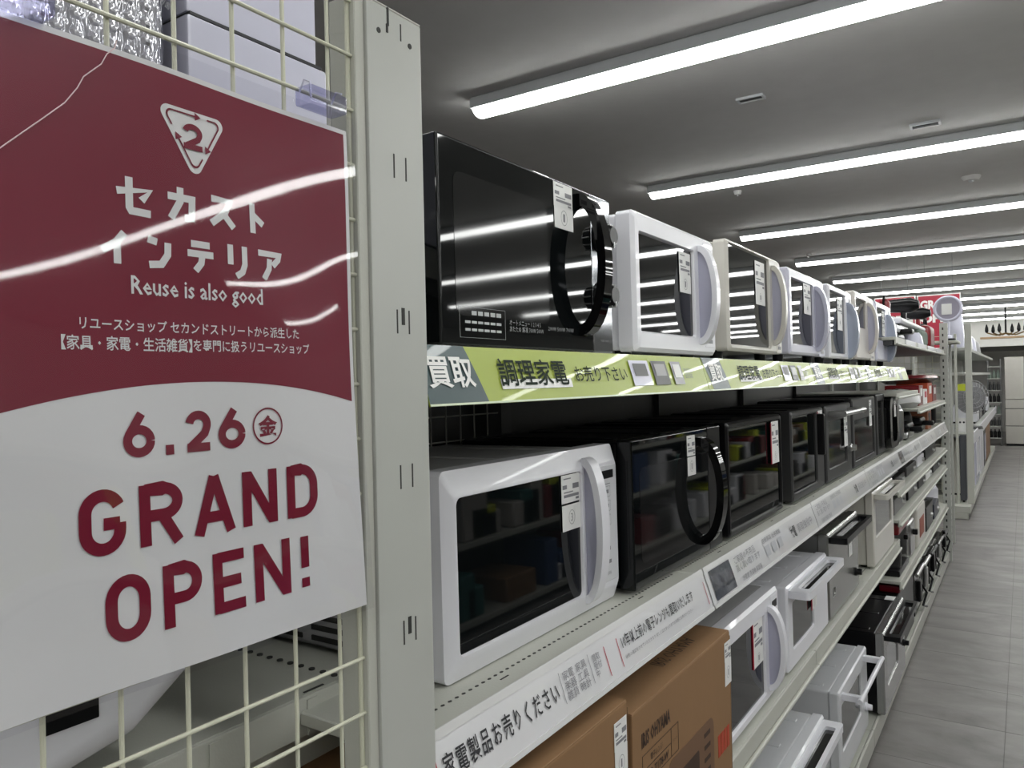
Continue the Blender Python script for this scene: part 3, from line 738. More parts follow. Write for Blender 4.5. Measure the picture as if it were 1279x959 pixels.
lv = MB()
for r in range(7):
    for c in range(3): lv.box(-.34+c*.085, -.275+c*.085, .0040, .0066, .022+r*.015, .029+r*.015)
lv.build('side_louvres', slotm, t, kind='stuff', smooth=False)
feet(t, w_, .37, .014); price_tag(t, .284, .232, -.0035, '3', .058, .044, .040, .003)
# 2 black with loop handle
t = thing('microwave_oven', 'black microwave with an open black loop handle, second on the middle shelf', 'microwave', -.57, 1.228, MS, 'appliances on the middle shelf')
w_, h_ = .47, .272
body_case(t, w_, h_, .38, .012, black, True, -.03)
MB().rbox(-.03, 0, 0, .385, .008, h_, .0035, 3).build('door', glass, t)
MB().prism(rr(.03, .26, .05, .22, .014, 5), 'x', 0, .0004).build('window_screen', glass2, t)
MB().rbox(-.03, -.001, .387, w_, .008, h_, .003, 2).build('control_panel', black, t)
arch(t, .325, .352, .030, .255, .052, blackgl, False, .014)
feet(t, w_, .38, .012); price_tag(t, .262, .262, .0005, '1', .045, .042, .038, .002)

def oven(label, X, Y, Z, w, h, d, bm_, dm_=None, handle='bar', hm=None, win=None, wm=ovenglass, knob=None, tagp=None, red=False, group='appliances on the middle shelf', cat='oven', name='toaster_oven', fh=.012, tagkw={}, out=.045):
    t = thing(name, label, cat, X, Y, Z, group); dm_ = dm_ or bm_; hm = hm or dm_
    body_case(t, w, h, d, fh, bm_, False, -.03)
    win = win or (.04, w-.04, .07, h-.06)
    MB().frame((0, w, fh-.004, h), win, -.03, 0, .005, .008, .010, .005).build('door', dm_, t)
    MB().rbox(-.012, -.005, win[0]-.002, win[1]+.002, win[2]-.002, win[3]+.002, .001, 1).build('window', wm, t)
    if handle == 'bar':
        m = MB().cyl((out, .03, h-.028), (out, w-.03, h-.028), .0085, 14); m.build('handle', hm, t)
        [MB().rbox(-.002, out+.002, a, a+.022, h-.040, h-.018, .003).build('handle_bracket', hm, t) for a in (.05, w-.072)]
    elif handle == 'lip':
        m = MB(); o_ = rr(-.004, out, .012, w-.012, .012); i_ = rr(.014, out-.012, .055, w-.055, .008)
        P = lambda l, z: [(a, b, z) for a, b in l]
        m.loft([P(o_, h-.030), P(o_, h-.010), P(i_, h-.010), P(i_, h-.030), P(o_, h-.030)], False, False); m.build('handle', hm, t)
        MB().box(.010, out-.010, .05, w-.05, h-.028, h-.020).build('handle_recess', ovenglass, t)
    if knob:
        for ky, kz in knob: MB().lathe([(.016, -.002), (.016, .006), (.012, .010), (.011, .024), (.001, .025)], cy=ky, cz=kz, n=18, axis='x').build('knob', hm, t)
    feet(t, w, d, fh)
    if tagp: price_tag(t, tagp[0], tagp[1], .001, '5', red=red, **tagkw)
    return t
tk = dict(w=.062, h1=.07, h2=.045, gap=-.001)
o = oven('black oven with a dark window full of shelf reflections, third on the middle shelf', -.57, 1.745, MS, .475, .275, .38, black, black, None, win=(.012, .463, .02, .262), wm=glass, tagp=(.365, .258), red=True, tagkw=dict(w=.07, h1=.075, h2=.04, gap=-.001))
o = oven('charcoal oven with a narrow side panel, fourth on the middle shelf', -.57, 2.33, MS, .43, .275, .38, black, darkgrey, None, win=(.01, .33, .03, .262), wm=glass, tagp=(.345, .265), red=True, tagkw=tk)
MB().rbox(-.002, .022, .335, .352, .12, .255, .004).build('handle', black, o)
oven('dark grey toaster oven with a steel bar handle, fifth on the middle shelf', -.57, 2.80, MS, .46, .275, .38, darkgrey, darkgrey, 'bar', chrome, win=(.04, .37, .05, .22), wm=ovenglass, knob=[(.42, .10)], tagp=(.31, .225), tagkw=tk, out=.055)
oven('plain dark grey oven without a bar handle, sixth on the middle shelf', -.57, 3.30, MS, .55, .285, .38, black, darkgrey, None, win=(.03, .52, .03, .20), wm=ovenglass, tagp=(.38, .27), tagkw=tk)
o = oven('dark grey microwave with a tall black oval handle, seventh on the middle shelf', -.57, 3.90, MS, .60, .29, .38, black, darkgrey, None, win=(.03, .20, .03, .26), wm=ovenglass, tagp=None)
ring = MB(); outl = rr(.20, .50, .02, .27, .06, 5); inl = rr(.26, .44, .05, .24, .05, 5)
ring.loft([[(-.002, *p) for p in outl], [(.03, *p) for p in outl], [(.03, *p) for p in inl], [(-.002, *p) for p in inl], [(-.002, *p) for p in outl]], False, False).build('handle', blackgl, o)
price_tag(o, .32, .285, .031, '2', **tk)

# --- third shelf ----------------------------------------------------------
B3 = -.790
def carton(label, X, Y, Z, w, h, d, prints, tagp=None):
    t = thing('cardboard_box', label, 'box', X, Y, Z, 'cardboard boxes on the third shelf')
    MB().rbox(-d, 0, 0, w, 0, h-.001, .003, 2).build('carton_body', card, t)
    # top flaps meet along the middle, slightly lifted
    MB().rbox(-d/2+.001, -.001, .001, w-.001, h-.002, h+.001, .001, 1).build('flap', card, t)
    MB().rbox(-d+.001, -d/2-.001, .001, w-.001, h-.002, h+.0015, .001, 1).build('flap', card, t)
    MB().box(-d, .0004, w-.0015, w-.0003, 0, h-.01).build('edge_tape', mat('tape_edge', (.20, .12, .06), .4), t)
    prints(t)
    if tagp: price_tag(t, tagp[0], tagp[1], .0006, '1', tagp[2], tagp[3], tagp[4], -.001)
    return t
def pr2(t):
    m = MB()
    addtext(m, 'IRIS OHYAMA', .030, .142, .238, .262, X=.0006, bold=.03)
    for a in ((.032, .175, .226, .2268), (.032, .175, .180, .1808), (.032, .145, .203, .2038)): m.box(0, .0006, *a)
    for a in ((.032, .0328, .180, .2268), (.1745, .1753, .180, .2268), (.144, .1448, .180, .2268)): m.box(0, .0006, *a)
    addtext(m, '電子レンジ', .062, .108, .209, .220, X=.0006, bold=.01); addtext(m, 'IMB-T178-W', .046, .132, .184, .198, X=.0006, bold=.02); addtext(m, 'ホワイト', .150, .170, .201, .206, X=.0006)
    for a in ((.034, .092, .170, .1705), (.034, .0345, .10, .17), (.0915, .092, .10, .17)): m.box(0, .0006, *a)
    k = .038
    rnd = random.Random(4)
    while k < .088: wd = rnd.choice((.0012, .0022, .0034)); m.box(0, .0006, k, k+wd, .12, .165); k += wd+rnd.choice((.0012, .002))
    m.build('box_print', cardprint, t, smooth=False)
    m = MB(); m.prism(rr(.130, .345, .01, .175, .02, 5), 'x', 0, .0006); m.build('picture_print', cardtone, t, smooth=False)
    MB().prism(rr(.150, .268, .03, .142, .006), 'x', .0004, .0009).build('picture_window', cardprint, t, smooth=False)
    m = MB()
    for r in range(6): m.box(.0004, .0009, .295, .325, .15-r*.022, .158-r*.022)
    m.build('picture_panel', cardprint, t, smooth=False)
    m = MB()
    for q in range(4): m.box(0, .0007, .368+q*.017, .381+q*.017, .085, .125)
    m.build('red_print', cardred, t, smooth=False)
    m = MB(); vs = MB(); addtext(vs, 'IRIS OHYAMA', .20, .36, -.060, -.034); m.add([(z, y, t_h+.0015) for _, y, z in vs.v], vs.f)
    vs = MB(); addtext(vs, 'IMB-T178-W', .20, .34, -.115, -.095); m.add([(z, y, t_h+.0015) for _, y, z in vs.v], vs.f)
    for a in ((-.125, -.124), (-.085, -.084)): m.box(*a, .19, .36, t_h+.0012, t_h+.0018)
    m.build('top_print', cardprint, t, smooth=False)
t_h = .301
carton('cardboard box printed IRIS OHYAMA with a brown picture of a microwave', -.487, 1.028, B3, .448, t_h, .38, pr2, (.412, .285, .036, .036, .048))
def pr1(t):
    m = MB(); addtext(m, 'IRIS OHYAMA', .028, .140, .24, .264, X=.0006, bold=.01); addtext(m, '電子レンジ', .235, .385, .222, .250, X=.0006)
    vs = MB(); addtext(vs, 'III', .33, .40, -.06, -.03); m.add([(z, y, .3265) for _, y, z in vs.v], vs.f)
    for a in ((-.075, -.074), (-.02, -.019)): m.box(*a, .32, .41, .3262, .3268)
    for a in ((.32, .321), (.409, .41)): m.box(-.075, -.019, *a, .3262, .3268)
    m.build('box_print', cardprint, t, smooth=False)
    MB().prism(rr(.345, .432, .12, .205, .006), 'x', 0, .0006).build('picture_print', cardprint, t, smooth=False)
carton('cardboard box partly cut off at the bottom edge, left of the printed microwave box', -.490, .575, B3, .445, .326, .38, pr1, (.398, .308, .040, .040, .046))

t = microwave('white microwave behind the right edge of the cardboard box, on the third shelf', -.53, 1.530, B3, .470, .262, d=.40, fh=.012, case=greybody, door=whitepl, win=(.03, .345, .028, .222), hy=.365, hz=(.03, .235), hw=.022, tagp=(.262, .222), red=True, tagkw=dict(w=.075, h1=.075, h2=.035, gap=-.001), group='appliances on the third shelf')
oven('white toaster oven with a square lip handle, beside the white microwave on the third shelf', -.53, 2.085, B3, .49, .235, .38, whitepl, whitepl, 'lip', whitepl, win=(.05, .30, .055, .185), tagp=(.27, .20), red=True, tagkw=dict(w=.06, h1=.06, h2=.03), group='appliances on the third shelf', out=.055)
oven('steel grey toaster oven with a black handle lip and black knob, on the third shelf', -.53, 2.60, B3, .52, .285, .40, midgrey, mat('steel_grey_door', (.26, .26, .25), .2, metal=.6), 'lip', black, win=(.05, .10, .07, .10), wm=midgrey, knob=[(.44, .075)], tagp=(.33, .245), group='appliances on the third shelf', tagkw=dict(w=.06, h1=.05, h2=.045), out=.055)
oven('tall cream toaster oven with a cream lip handle, last oven on the third shelf', -.52, 3.42, B3, .56, .315, .42, creampl, creampl, 'lip', creampl, win=(.05, .50, .12, .27), group='appliances on the third shelf', out=.055)

# --- bottom deck ----------------------------------------------------------
BD = -1.368
oven('white toaster oven nearest the camera on the bottom deck, with a lip handle', -.50, 1.86, BD, .50, .385, .36, coolpl, coolpl, 'lip', whitepl, win=(.05, .45, .08, .33), group='ovens on the bottom deck', out=.055)
oven('white toaster oven with a long round bar handle, second on the bottom deck', -.53, 2.715, BD, .54, .315, .38, coolpl, coolpl, 'bar', whitepl, win=(.04, .40, .10, .26), knob=[(.48, .10)], group='ovens on the bottom deck', out=.060)
o = oven('black toaster oven with a silver front and black handle, third on the bottom deck', -.485, 3.37, BD, .62, .335, .44, black, mat('silver_oven_front', (.36, .36, .36), .18, metal=.7), 'lip', black, win=(.08, .40, .10, .26), wm=mirrorp, knob=[(.56, .14)], group='ovens on the bottom deck', out=.06)
MB().box(-.07, -.03, .53, .60, .335, .3365).build('paper_label', paper, o)

# ================================================================ SMALL APPLIANCES (far bays)
SG = 'small kitchen appliances in the far bays'
def slab(name, label, cat, X, Y, Z, w, d, h, m, top=None, knob=True, tilt=0, feet_=True):
    t = thing(name, label, cat, X, Y, Z, SG)
    MB().rbox(-d, 0, 0, w, .006, h, .008, 2).build('body', m, t)
    if top: MB().rbox(-d+.02, -.03, .02, w-.02, h-.002, h+.006, .004, 2).build('plate', top, t)
    if knob: MB().lathe([(.014, -.001), (.012, .012), (.001, .013)], cy=w*.7, cz=h*.5, n=12, axis='x').build('knob', chrome, t)
    MB().box(-d+.02, -.02, .02, w-.02, 0, .008).build('foot', black, t)
    if tilt: t.rotation_euler.y = tilt
    return t
def pot(name, label, cat, X, Y, Z, r, h, m, lid=None, handle=True):
    t = thing(name, label, cat, X, Y, Z, SG)
    MB().lathe([(.001, 0), (r*.85, 0), (r, h*.15), (r, h*.75), (r*.95, h*.8)], n=20).build('bowl', m, t)
    MB().lathe([(r*.96, h*.78), (r*.85, h*.92), (r*.3, h), (.001, h)], n=20).build('lid', lid or m, t)
    if handle: MB().lathe([(r*.16, h), (r*.22, h*1.08), (r*.2, h*1.14), (.001, h*1.15)], n=12).build('lid_knob', black, t)
    return t
def toaster(label, X, Y, Z, w, d, h, m, lever=True):
    t = thing('pop_up_toaster', label, 'toaster', X, Y, Z, SG)
    MB().rbox(-d, 0, 0, w, .004, h, .02, 3).build('body', m, t)
    MB().box(-d*.75, -d*.6, .03, w-.03, h-.001, h+.001).box(-d*.42, -d*.27, .03, w-.03, h-.001, h+.001).build('bread_slots', black, t)
    MB().rbox(0, .025, w*.42, w*.58, h*.6, h*.75, .004).build('lever', black, t)
    return t
def waffle(label, X, Y, Z, w, m1, m2, ang=.0):
    t = thing('sandwich_maker', label, 'sandwich maker', X, Y, Z, SG)
    MB().rbox(-.24, 0, 0, w, .006, .05, .015, 2).build('base', m2, t)
    MB().rbox(-.24, 0, 0, w, .052, .10, .018, 2).build('lid', m1, t)
    MB().rbox(-.005, .06, w*.35, w*.65, .045, .075, .008, 2).build('handle', black, t)
    MB().box(-.22, -.02, .03, w-.03, 0, .008).build('foot', black, t)
    return t
def kettle(label, X, Y, Z, m, r=.075, h=.2):
    t = thing('electric_kettle', label, 'kettle', X, Y, Z, SG)
    MB().lathe([(.001, 0), (r, 0), (r, h*.1), (r*.9, h*.6), (r*.62, h*.9), (.001, h*.92)], n=20).build('jug', m, t)
    MB().tube([(0, r*.6, h*.85), (0, r*1.25, h*.8), (0, r*1.35, h*.45), (0, r*.95, h*.2)], .01, 8).build('handle', black, t)
    MB().lathe([(.02, h*.9), (.015, h*.98), (.001, h)], n=12).build('lid_knob', black, t)
    return t
# middle shelf beyond the ovens
pot('rice_cooker', 'silver cooker with a black lid at the end of the microwave shelf', 'cooker', -.68, 4.66, MS, .13, .24, chrome, black)
waffle('black and silver sandwich maker past the steel cooker on the middle shelf', -.56, 4.95, MS, .26, black, chrome)
kettle('black kettle on the middle shelf between the sandwich makers', -.66, 5.40, MS, black)
waffle('all-black sandwich maker beside the orange-fronted box on the middle shelf', -.56, 5.60, MS, .26, black, black)
t = thing('small_box', 'small orange and brown packaging box on the middle shelf, far bays', 'box', -.56, 6.0, MS, SG); MB().rbox(-.2, 0, 0, .24, 0, .15, .003).build('carton_body', mat('brown_orange_card', (.32, .12, .06), .6), t); MB().box(0, .001, .05, .2, .03, .11).build('front_print', ink, t); MB().box(0, .0012, .02, .22, .125, .14).build('white_print', paper, t)
pot('rice_cooker', 'black rice cooker last on the middle shelf by the far column', 'cooker', -.68, 6.5, MS, .13, .17, black, darkgrey)
# thin shelf above it
t = thing('shopping_bag', 'crumpled pale grey bag under the red pan', 'bag', -.60, 5.12, -.195, SG)
rnd = random.Random(2); m = MB()
m.lathe([(.001, 0), (.11, 0), (.14, .03), (.13, .07), (.06, .105), (.001, .11)], n=18, ay=1.5, cx=-.06, cy=.15)
m.v = [(x+rnd.uniform(-.008, .008), y+rnd.uniform(-.01, .01), max(0, z+rnd.uniform(-.006, .006))) for x, y, z in m.v]; m.build('bag_body', mat('pale_grey_plastic_film', (.45, .45, .45), .3), t)
t = thing('griddle_pan', 'round red electric griddle pan with a black underside on the thin shelf', 'pan', -.72, 6.35, -.060, SG)
MB().lathe([(.001, 0), (.34, .0), (.48, .035), (.48, .04), (.001, .04)], n=28, ax=.42).build('base', black, t); MB().lathe([(.475, .04), (.44, .058), (.10, .066), (.001, .066)], n=28, ax=.42).build('lid', redpl, t); MB().lathe([(.03, .066), (.035, .10), (.001, .105)], n=12).build('lid_knob', black, t)
for k, (yy, wd, mm, hh, lab) in enumerate(((5.52, .22, redpl, .13, 'dark red box with a white label under the red pan'), (5.77, .24, paper, .10, 'white package between two red boxes under the red pan'), (6.05, .30, orangepl, .14, 'orange-red package beside the far column, under the red pan'), (6.40, .26, redpl, .12, 'red package right beside the far column under the red pan'))):
    t = thing('packaged_appliance', lab, 'package', -.56, yy, -.195, SG); MB().rbox(-.2, 0, 0, wd, 0, hh, .004).build('carton_body', mm, t); MB().box(0, .001, wd*.3, wd*.8, hh*.45, hh*.85).build('front_label', paper if mm is not paper else redink, t)
t = thing('support_block', 'low stand carrying the red griddle pan', 'stand', -.60, 5.95, -.055, SG); MB().rbox(-.24, -.02, -.25, .28, -.003, 0.0, .001).build('tray', darkgrey, t)
t.location = (-.60, 6.35, H-.060)
# top shelf clutter of the far bays
TOPZ = .19
def lantern():
    t = thing('hand_blender', 'red upright hand blender right after the last microwave on the top shelf', 'blender', -.60, 4.42, TOPZ, SG)
    MB().lathe([(.045, 0), (.05, .03), (.03, .05), (.001, .05)], n=16).build('base', redpl, t); MB().lathe([(.012, .05), (.012, .08), (.025, .09), (.028, .19), (.015, .21), (.001, .21)], n=16).build('grip', redpl, t)
    MB().tube([(0, -.05, .02), (0, -.06, .15), (0, -.02, .22), (0, .02, .21)], .006, 6).build('cord', black, t)
lantern()
def helmet(label, X, Y, Z, m1, m2, s=1):
    t = thing('hair_dryer', label, 'hair dryer', X, Y, Z, SG)
    MB().lathe([(.05*s, -.10*s), (.055*s, -.02*s), (.06*s, .05*s), (.03*s, .11*s), (.001, .115*s)], cz=.09*s+.02, n=18, axis='x').build('barrel', m1, t)
    MB().rbox(-.02*s, .02*s, -.018*s, .018*s, 0, .08*s, .008).build('grip', m2, t)
    MB().tube([(0, .02, .01), (.02, .08, .012), (-.02, .14, .01), (-.05, .10, .008)], .006, 6).build('cord', black, t)
helmet('black hair dryer with its cord, on top of the white tray in the far bays', -.62, 5.35, TOPZ+.155, black, black, .8)
helmet('black and dark red hair dryer hanging over the white tray, far bays', -.60, 5.95, TOPZ+.150, black, redpl, .7)
t = thing('white_tray', 'long curved white tray over the small appliances in the far bays', 'tray', -.58, 4.95, TOPZ+.115, SG)
MB().rbox(-.26, 0, 0, 1.25, 0, .035, .015, 3).build('tray_body', whitepl, t); MB().rbox(-.24, -.02, .05, 1.2, -.035, -.001, .01).build('tray_underside', black, t)
for k, yy in enumerate((5.0, 6.1)): MB().rbox(-.18, -.06, yy-4.95, yy-4.95+.04, -.113, -.03, .006).build('tray_leg', darkgrey, t)
kettle('round pale lavender kettle under the white tray', -.58, 5.42, TOPZ, lavpl, .06, .085)
waffle('white sandwich maker under the white tray near the red blender', -.58, 4.75, TOPZ, .30, whitepl, black)
t = thing('cloth_cover', 'grey green cloth-covered appliance next to the far column', 'cloth', -.56, 5.75, TOPZ, SG); MB().rbox(-.25, 0, 0, .40, 0, .125, .035, 4).build('cover', greenc, t)
t = thing('red_bag', 'dark red bag squeezed beside the far column on the top shelf', 'bag', -.56, 6.35, TOPZ, SG); MB().rbox(-.22, 0, 0, .30, 0, .18, .04, 4).build('bag_body', redpl, t); MB().tube([(-.05, .06, .17), (-.05, .1, .23), (-.05, .2, .23), (-.05, .24, .17)], .008, 6).build('bag_handle', black, t)
for k in range(4):
    t = thing('price_strip_clip', '%s glossy price holder on the high shelf edge past the microwaves' % ORD[k], 'price holder', -.515, 4.5+k*.55, .153, 'glossy price holders on the high far shelf'); MB().rbox(0, .004, 0, .42, 0, .036, .002).build('holder', whitepl, t)
# thin shelves: hot plates, griddles
spec = [
 ('hot_plate', 'black hot plate on the upper thin shelf just past the cream oven', 'hot plate', 4.25, -.565, .36, .26, .05, black, midgrey),
 ('electric_griddle', 'silver-edged black griddle in the middle of the upper thin shelf', 'griddle', 4.70, -.565, .44, .27, .06, darkgrey, black),
 ('hot_plate', 'white hot plate at the middle of the upper thin shelf', 'hot plate', 5.22, -.565, .34, .25, .07, whitepl, darkgrey),
 ('electric_griddle', 'large black griddle near the far column on the upper thin shelf', 'griddle', 5.65, -.565, .70, .28, .08, black, black),
 ('fish_roaster', 'grey fish roaster just past the cream oven on the lower thin shelf', 'roaster', 4.20, -.700, .44, .30, .085, midgrey, darkgrey),
 ('fish_roaster', 'black fish roaster second on the lower thin shelf', 'roaster', 4.74, -.700, .42, .28, .08, black, darkgrey),
 ('hot_plate', 'black hot plate before the white plate on the lower thin shelf', 'hot plate', 5.25, -.700, .38, .27, .06, darkgrey, black),
 ('hot_plate', 'white glossy hot plate on the lower thin shelf', 'hot plate', 5.70, -.700, .34, .26, .045, paper, whitepl),
 ('electric_griddle', 'dark griddle by the far column on the lower thin shelf', 'griddle', 6.15, -.700, .55, .27, .07, darkgrey, black),
]
for n_, l_, c_, y_, z_, w_, d_, h_, m_, tp in spec: slab(n_, l_, c_, -.545, y_, z_, w_, d_, h_, m_, tp)
# fourth shelf (-1.0)
t = thing('coffee_maker', 'dark red and silver coffee maker standing past the cream oven', 'coffee maker', -.53, 4.22, -1.0, SG)
MB().rbox(-.20, 0, 0, .36, 0, .03, .006).build('base', black, t); MB().rbox(-.20, -.13, 0, .36, .03, .21, .008).build('column', chrome, t); MB().rbox(-.20, .0, 0, .38, .205, .262, .012).build('head', redpl, t); MB().lathe([(.001, 0), (.05, 0), (.055, .06), (.045, .12), (.001, .12)], cx=-.06, cy=.12, cz=.03, n=18).build('jug', ovenglass, t); MB().rbox(-.001, .02, .16, .24, .16, .185, .005).build('spout', black, t)
toaster('silver pop-up toaster beside the red coffee maker', -.53, 4.66, -1.0, .22, .26, .20, chrome)
t = thing('stacked_cooker', 'white boxy bread maker with buttons on its lid, fourth shelf', 'bread maker', -.525, 4.95, -1.0, SG)
MB().rbox(-.28, 0, 0, .42, 0, .235, .02, 3).build('body', creampl, t); MB().rbox(-.27, -.01, .01, .41, .233, .262, .012, 3).build('lid', whitepl, t)
for a in range(3): MB().lathe([(.012, .262), (.010, .270), (.001, .270)], cx=-.06-.06*a, cy=.12+.08*a, n=10).build('button', greyink, t)
MB().rbox(0, .002, .10, .32, .05, .16, .001).build('front_label', mat('rusty_label', (.30, .07, .04), .5), t)
slab('hot_plate', 'black hot plate leaning high beside the white bread maker', 'hot plate', -.53, 5.48, -1.0, .40, .28, .16, black, darkgrey)
slab('electric_griddle', 'dark navy griddle box near the far column, fourth shelf', 'griddle', -.53, 5.98, -1.0, .34, .28, .11, mat('navy_plastic', (.01, .012, .03), .3), black)
pot('rice_cooker', 'white rice cooker against the far column, fourth shelf', 'cooker', -.68, 6.52, -1.0, .13, .20, whitepl)
# bottom deck beyond the black oven
t = thing('grill_oven', 'dark red topped grill right behind the black oven on the bottom deck', 'grill', -.53, 4.15, BD, SG)
MB().rbox(-.30, 0, 0, .60, 0, .30, .01, 2).build('body', black, t); MB().rbox(-.09, .006, .02, .58, .30, .335, .008).build('lid', mat('deep_red_enamel', (.17, .004, .015), .3, coat=.5), t); MB().rbox(-.08, -.03, .50, .57, .335, .345, .002).build('white_label', paper, t)
for k, (yy, tl_, m_, lab) in enumerate(((4.80, .25, chrome, 'steel-rimmed toaster oven leaning back, right after the red-topped grill'), (5.15, .28, chrome, 'second steel-rimmed appliance leaning back on the bottom deck'), (5.60, .22, darkgrey, 'dark appliance with a curled cord on the bottom deck'), (6.05, .30, midgrey, 'grey appliance leaning back close to the far column, bottom deck'), (6.45, .2, darkgrey, 'last dark appliance at the foot of the far column'))):
    t = thing('leaning_grill', lab, 'grill', -.53, yy, BD, SG)
    wd = .32
    MB().rbox(-.20, -.02, 0, wd, 0, .24-.02*k, .02, 3).build('body', black if k != 3 else midgrey, t)
    MB().rbox(-.02, .0, 0, wd, .02, .25-.02*k, .004).build('front_plate', ovenglass, t)
    MB().tube([(.012, .0, .25-.02*k), (.014, wd, .25-.02*k)], .010, 8).build('steel_rim', m_, t)
    MB().rbox(-.001, .02, wd*.3, wd*.5, .08, .2, .006).build('handle', chrome if k % 2 else black, t)
    MB().tube([(.005, wd*.7, .16), (.035, wd*.8, .10), (.02, wd*.6, .04), (.03, wd*.9, .012)], .007, 6).build('power_cord', black, t)

# far end column of the row and its grid end
t = thing('end_column', 'pale slotted steel column closing the far end of the row', 'column', 0, 0, -H)
MB().rbox(-.548, -.492, 6.87, 6.91, 0, zl(.405), .003, 1).build('column_body', ivory2, t)
MB().rbox(-.548, -.500, 6.915, 6.955, 0, zl(.38), .003, 1).build('side_channel', ivory, t)
m = MB()
z = -1.35
while z < .38: m.box(-.53, -.52, 6.8695, 6.8702, zl(z), zl(z+.02)); m.box(-.492, -.4915, 6.885, 6.889, zl(z), zl(z+.02)); z += .05
m.build('slots', slotm, t, kind='stuff', smooth=False)
m = MB()
z = -1.35
while z < .35: m.cyl((-1.0, 6.88, zl(z)), (-.55, 6.88, zl(z)), .002, 5); z += .05
for k in range(9): m.cyl((-1.0+k*.05, 6.882, zl(-1.35)), (-1.0+k*.05, 6.882, zl(.35)), .002, 5)
m.build('end_grid', wire, t, kind='stuff')
# round lavender hoop with a tag and dark leg on top of the far end
t = thing('round_fan', 'round pale lavender fan head with a paper tag above the far column', 'fan', -.52, 7.35, .30, None)
HR = .098
L = [[(( HR+.013*math.cos(b))*math.cos(a), .013*math.sin(b), (HR+.013*math.cos(b))*math.sin(a)) for b in [2*math.pi*q/8 for q in range(8)]] for a in [2*math.pi*k/32 for k in range(32)]]
m = MB(); m.loft(L+[L[0]], False, False); m.v = [(x, y, z+.25) for x, y, z in m.v]; m.build('hoop', lavpl, t)
m = MB(); m.prism([(.094*math.cos(2*math.pi*k/28), .25+.094*math.sin(2*math.pi*k/28)) for k in range(28)], 'y', -.002, .002); m.build('disc', mat('pale_mauve_mesh', (.36, .34, .42), .5), t)
MB().rbox(-.045, .03, -.02, -.016, .20, .29, .001).build('paper_tag', paper, t)
MB().lathe([(.03, 0), (.028, .02), (.012, .03), (.012, .152)], n=14).build('stem', lavpl, t); MB().lathe([(.001, -.02), (.06, -.02), (.055, 0), (.001, 0)], n=18).build('base', black, t)
t2 = thing('fan_shelf', 'small end shelf bracket carrying the round fan behind the far column', 'shelf', -.52, 7.35, .28, None)
MB().rbox(-.12, .07, -.12, .30, -.02, 0, .003).build('deck', ivory, t2); MB().rbox(-.02, .0, .26, .29, -1.735, -.0201, .003).build('bracket', ivory2, t2)

# ================================================================ SECOND ROW AND BACK OF THE STORE
row = thing('gondola_shelving', 'second pale shelving row further down the aisle, with heaters and a fan', 'shelving', 0, 0, -H)
def rbx(n, m, *b): return MB().rbox(b[0], b[1], b[2], b[3], zl(b[4]), zl(b[5]), .004, 1).build(n, m, row)
R0, R1 = 8.95, 16.7
rbx('base_deck', ivory, -1.0, -.47, R0, R1, -1.40, -1.33); rbx('base_plinth', ivory, -1.0, -.49, R0, R0+.05, -H, -1.40); rbx('base_plinth', ivory, -.60, -.52, R0+.3, R1, -H, -1.40)
for yy in (R0+.05, 10.9, 12.8, 14.7, R1): rbx('upright_post', ivory2, -.99, -.95, yy-.02, yy+.02, -H, .50)
rbx('upright_post', ivory, -.505, -.445, 9.15, 9.19, -1.33, .52)
rbx('upright_post', ivory, -.60, -.575, 9.12, 9.15, -1.33, .42)
rbx('back_panel', mat('pale_back_panel', (.40, .40, .37), .5), -.97, -.96, R0, R1, -1.33, .40)
for zz, xf in ((-.62, -.45), (.02, -.52), (.28, -.48)): rbx('shelf', ivory2, -.96, xf, 9.3, R1, zz-.035, zz)
rbx('price_band', whitepl, -.452, -.440, 9.3, R1, -.72, -.60)
RG = 'goods on the second shelving row'
def slabthing(n, l, c, X, Y, Z, d, w, h, m, m2=None):
    t = thing(n, l, c, X, Y, Z, RG); MB().rbox(-d, 0, 0, w, .02, h, .012, 2).build('body', m, t); MB().rbox(-d+.02, -.02, .02, w-.02, 0, .022, .003).build('foot', black, t)
    if m2: MB().rbox(0, .006, w*.12, w*.88, h*.2, h*.85, .003).build('front_grille', m2, t)
    return t
slabthing('panel_heater', 'dark grey upright panel standing at the start of the second row', 'heater', -.515, 9.22, -1.33, .06, .25, .70, mat('slate_panel', (.10, .105, .12), .4))
slabthing('humidifier', 'cream narrow cabinet on the second row base', 'appliance', -.49, 9.75, -1.33, .3, .45, .60, creampl)
slabthing('dehumidifier', 'pale bluish white cabinet after the cream one, second row', 'appliance', -.49, 10.5, -1.33, .3, .8, .62, lavpl, whitepl)
slabthing('dehumidifier', 'white cabinet in the middle of the second row base', 'appliance', -.49, 11.7, -1.33, .3, .9, .60, whitepl)
slabthing('wooden_heater', 'brown panel-fronted cabinet toward the far end of the second row', 'appliance', -.49, 13.4, -1.33, .3, 1.6, .66, brownc)
slabthing('dehumidifier', 'black and white cabinet just before the brown one, second row', 'appliance', -.49, 12.75, -1.33, .3, .5, .55, black, lavpl)
t = thing('sign_card', 'small lime yellow card hanging at the start of the second row', 'sign', -.50, 9.17, -.10, None); MB().rbox(-.075, 0, -.004, 0, -.07, 0, .001).build('card', yellow, t)
t = thing('sign_card', 'white card with two round icons at the start of the second row', 'sign', -.505, 9.17, -.45, None); MB().rbox(-.075, 0, -.004, 0, -.14, 0, .001).build('card', paper, t)
m = MB()
for dx in (-.055, -.022):
    m.cyl((dx, -.0045, -.045), (dx, -.0055, -.045), .010, 12)
m.build('icons', ink, t)
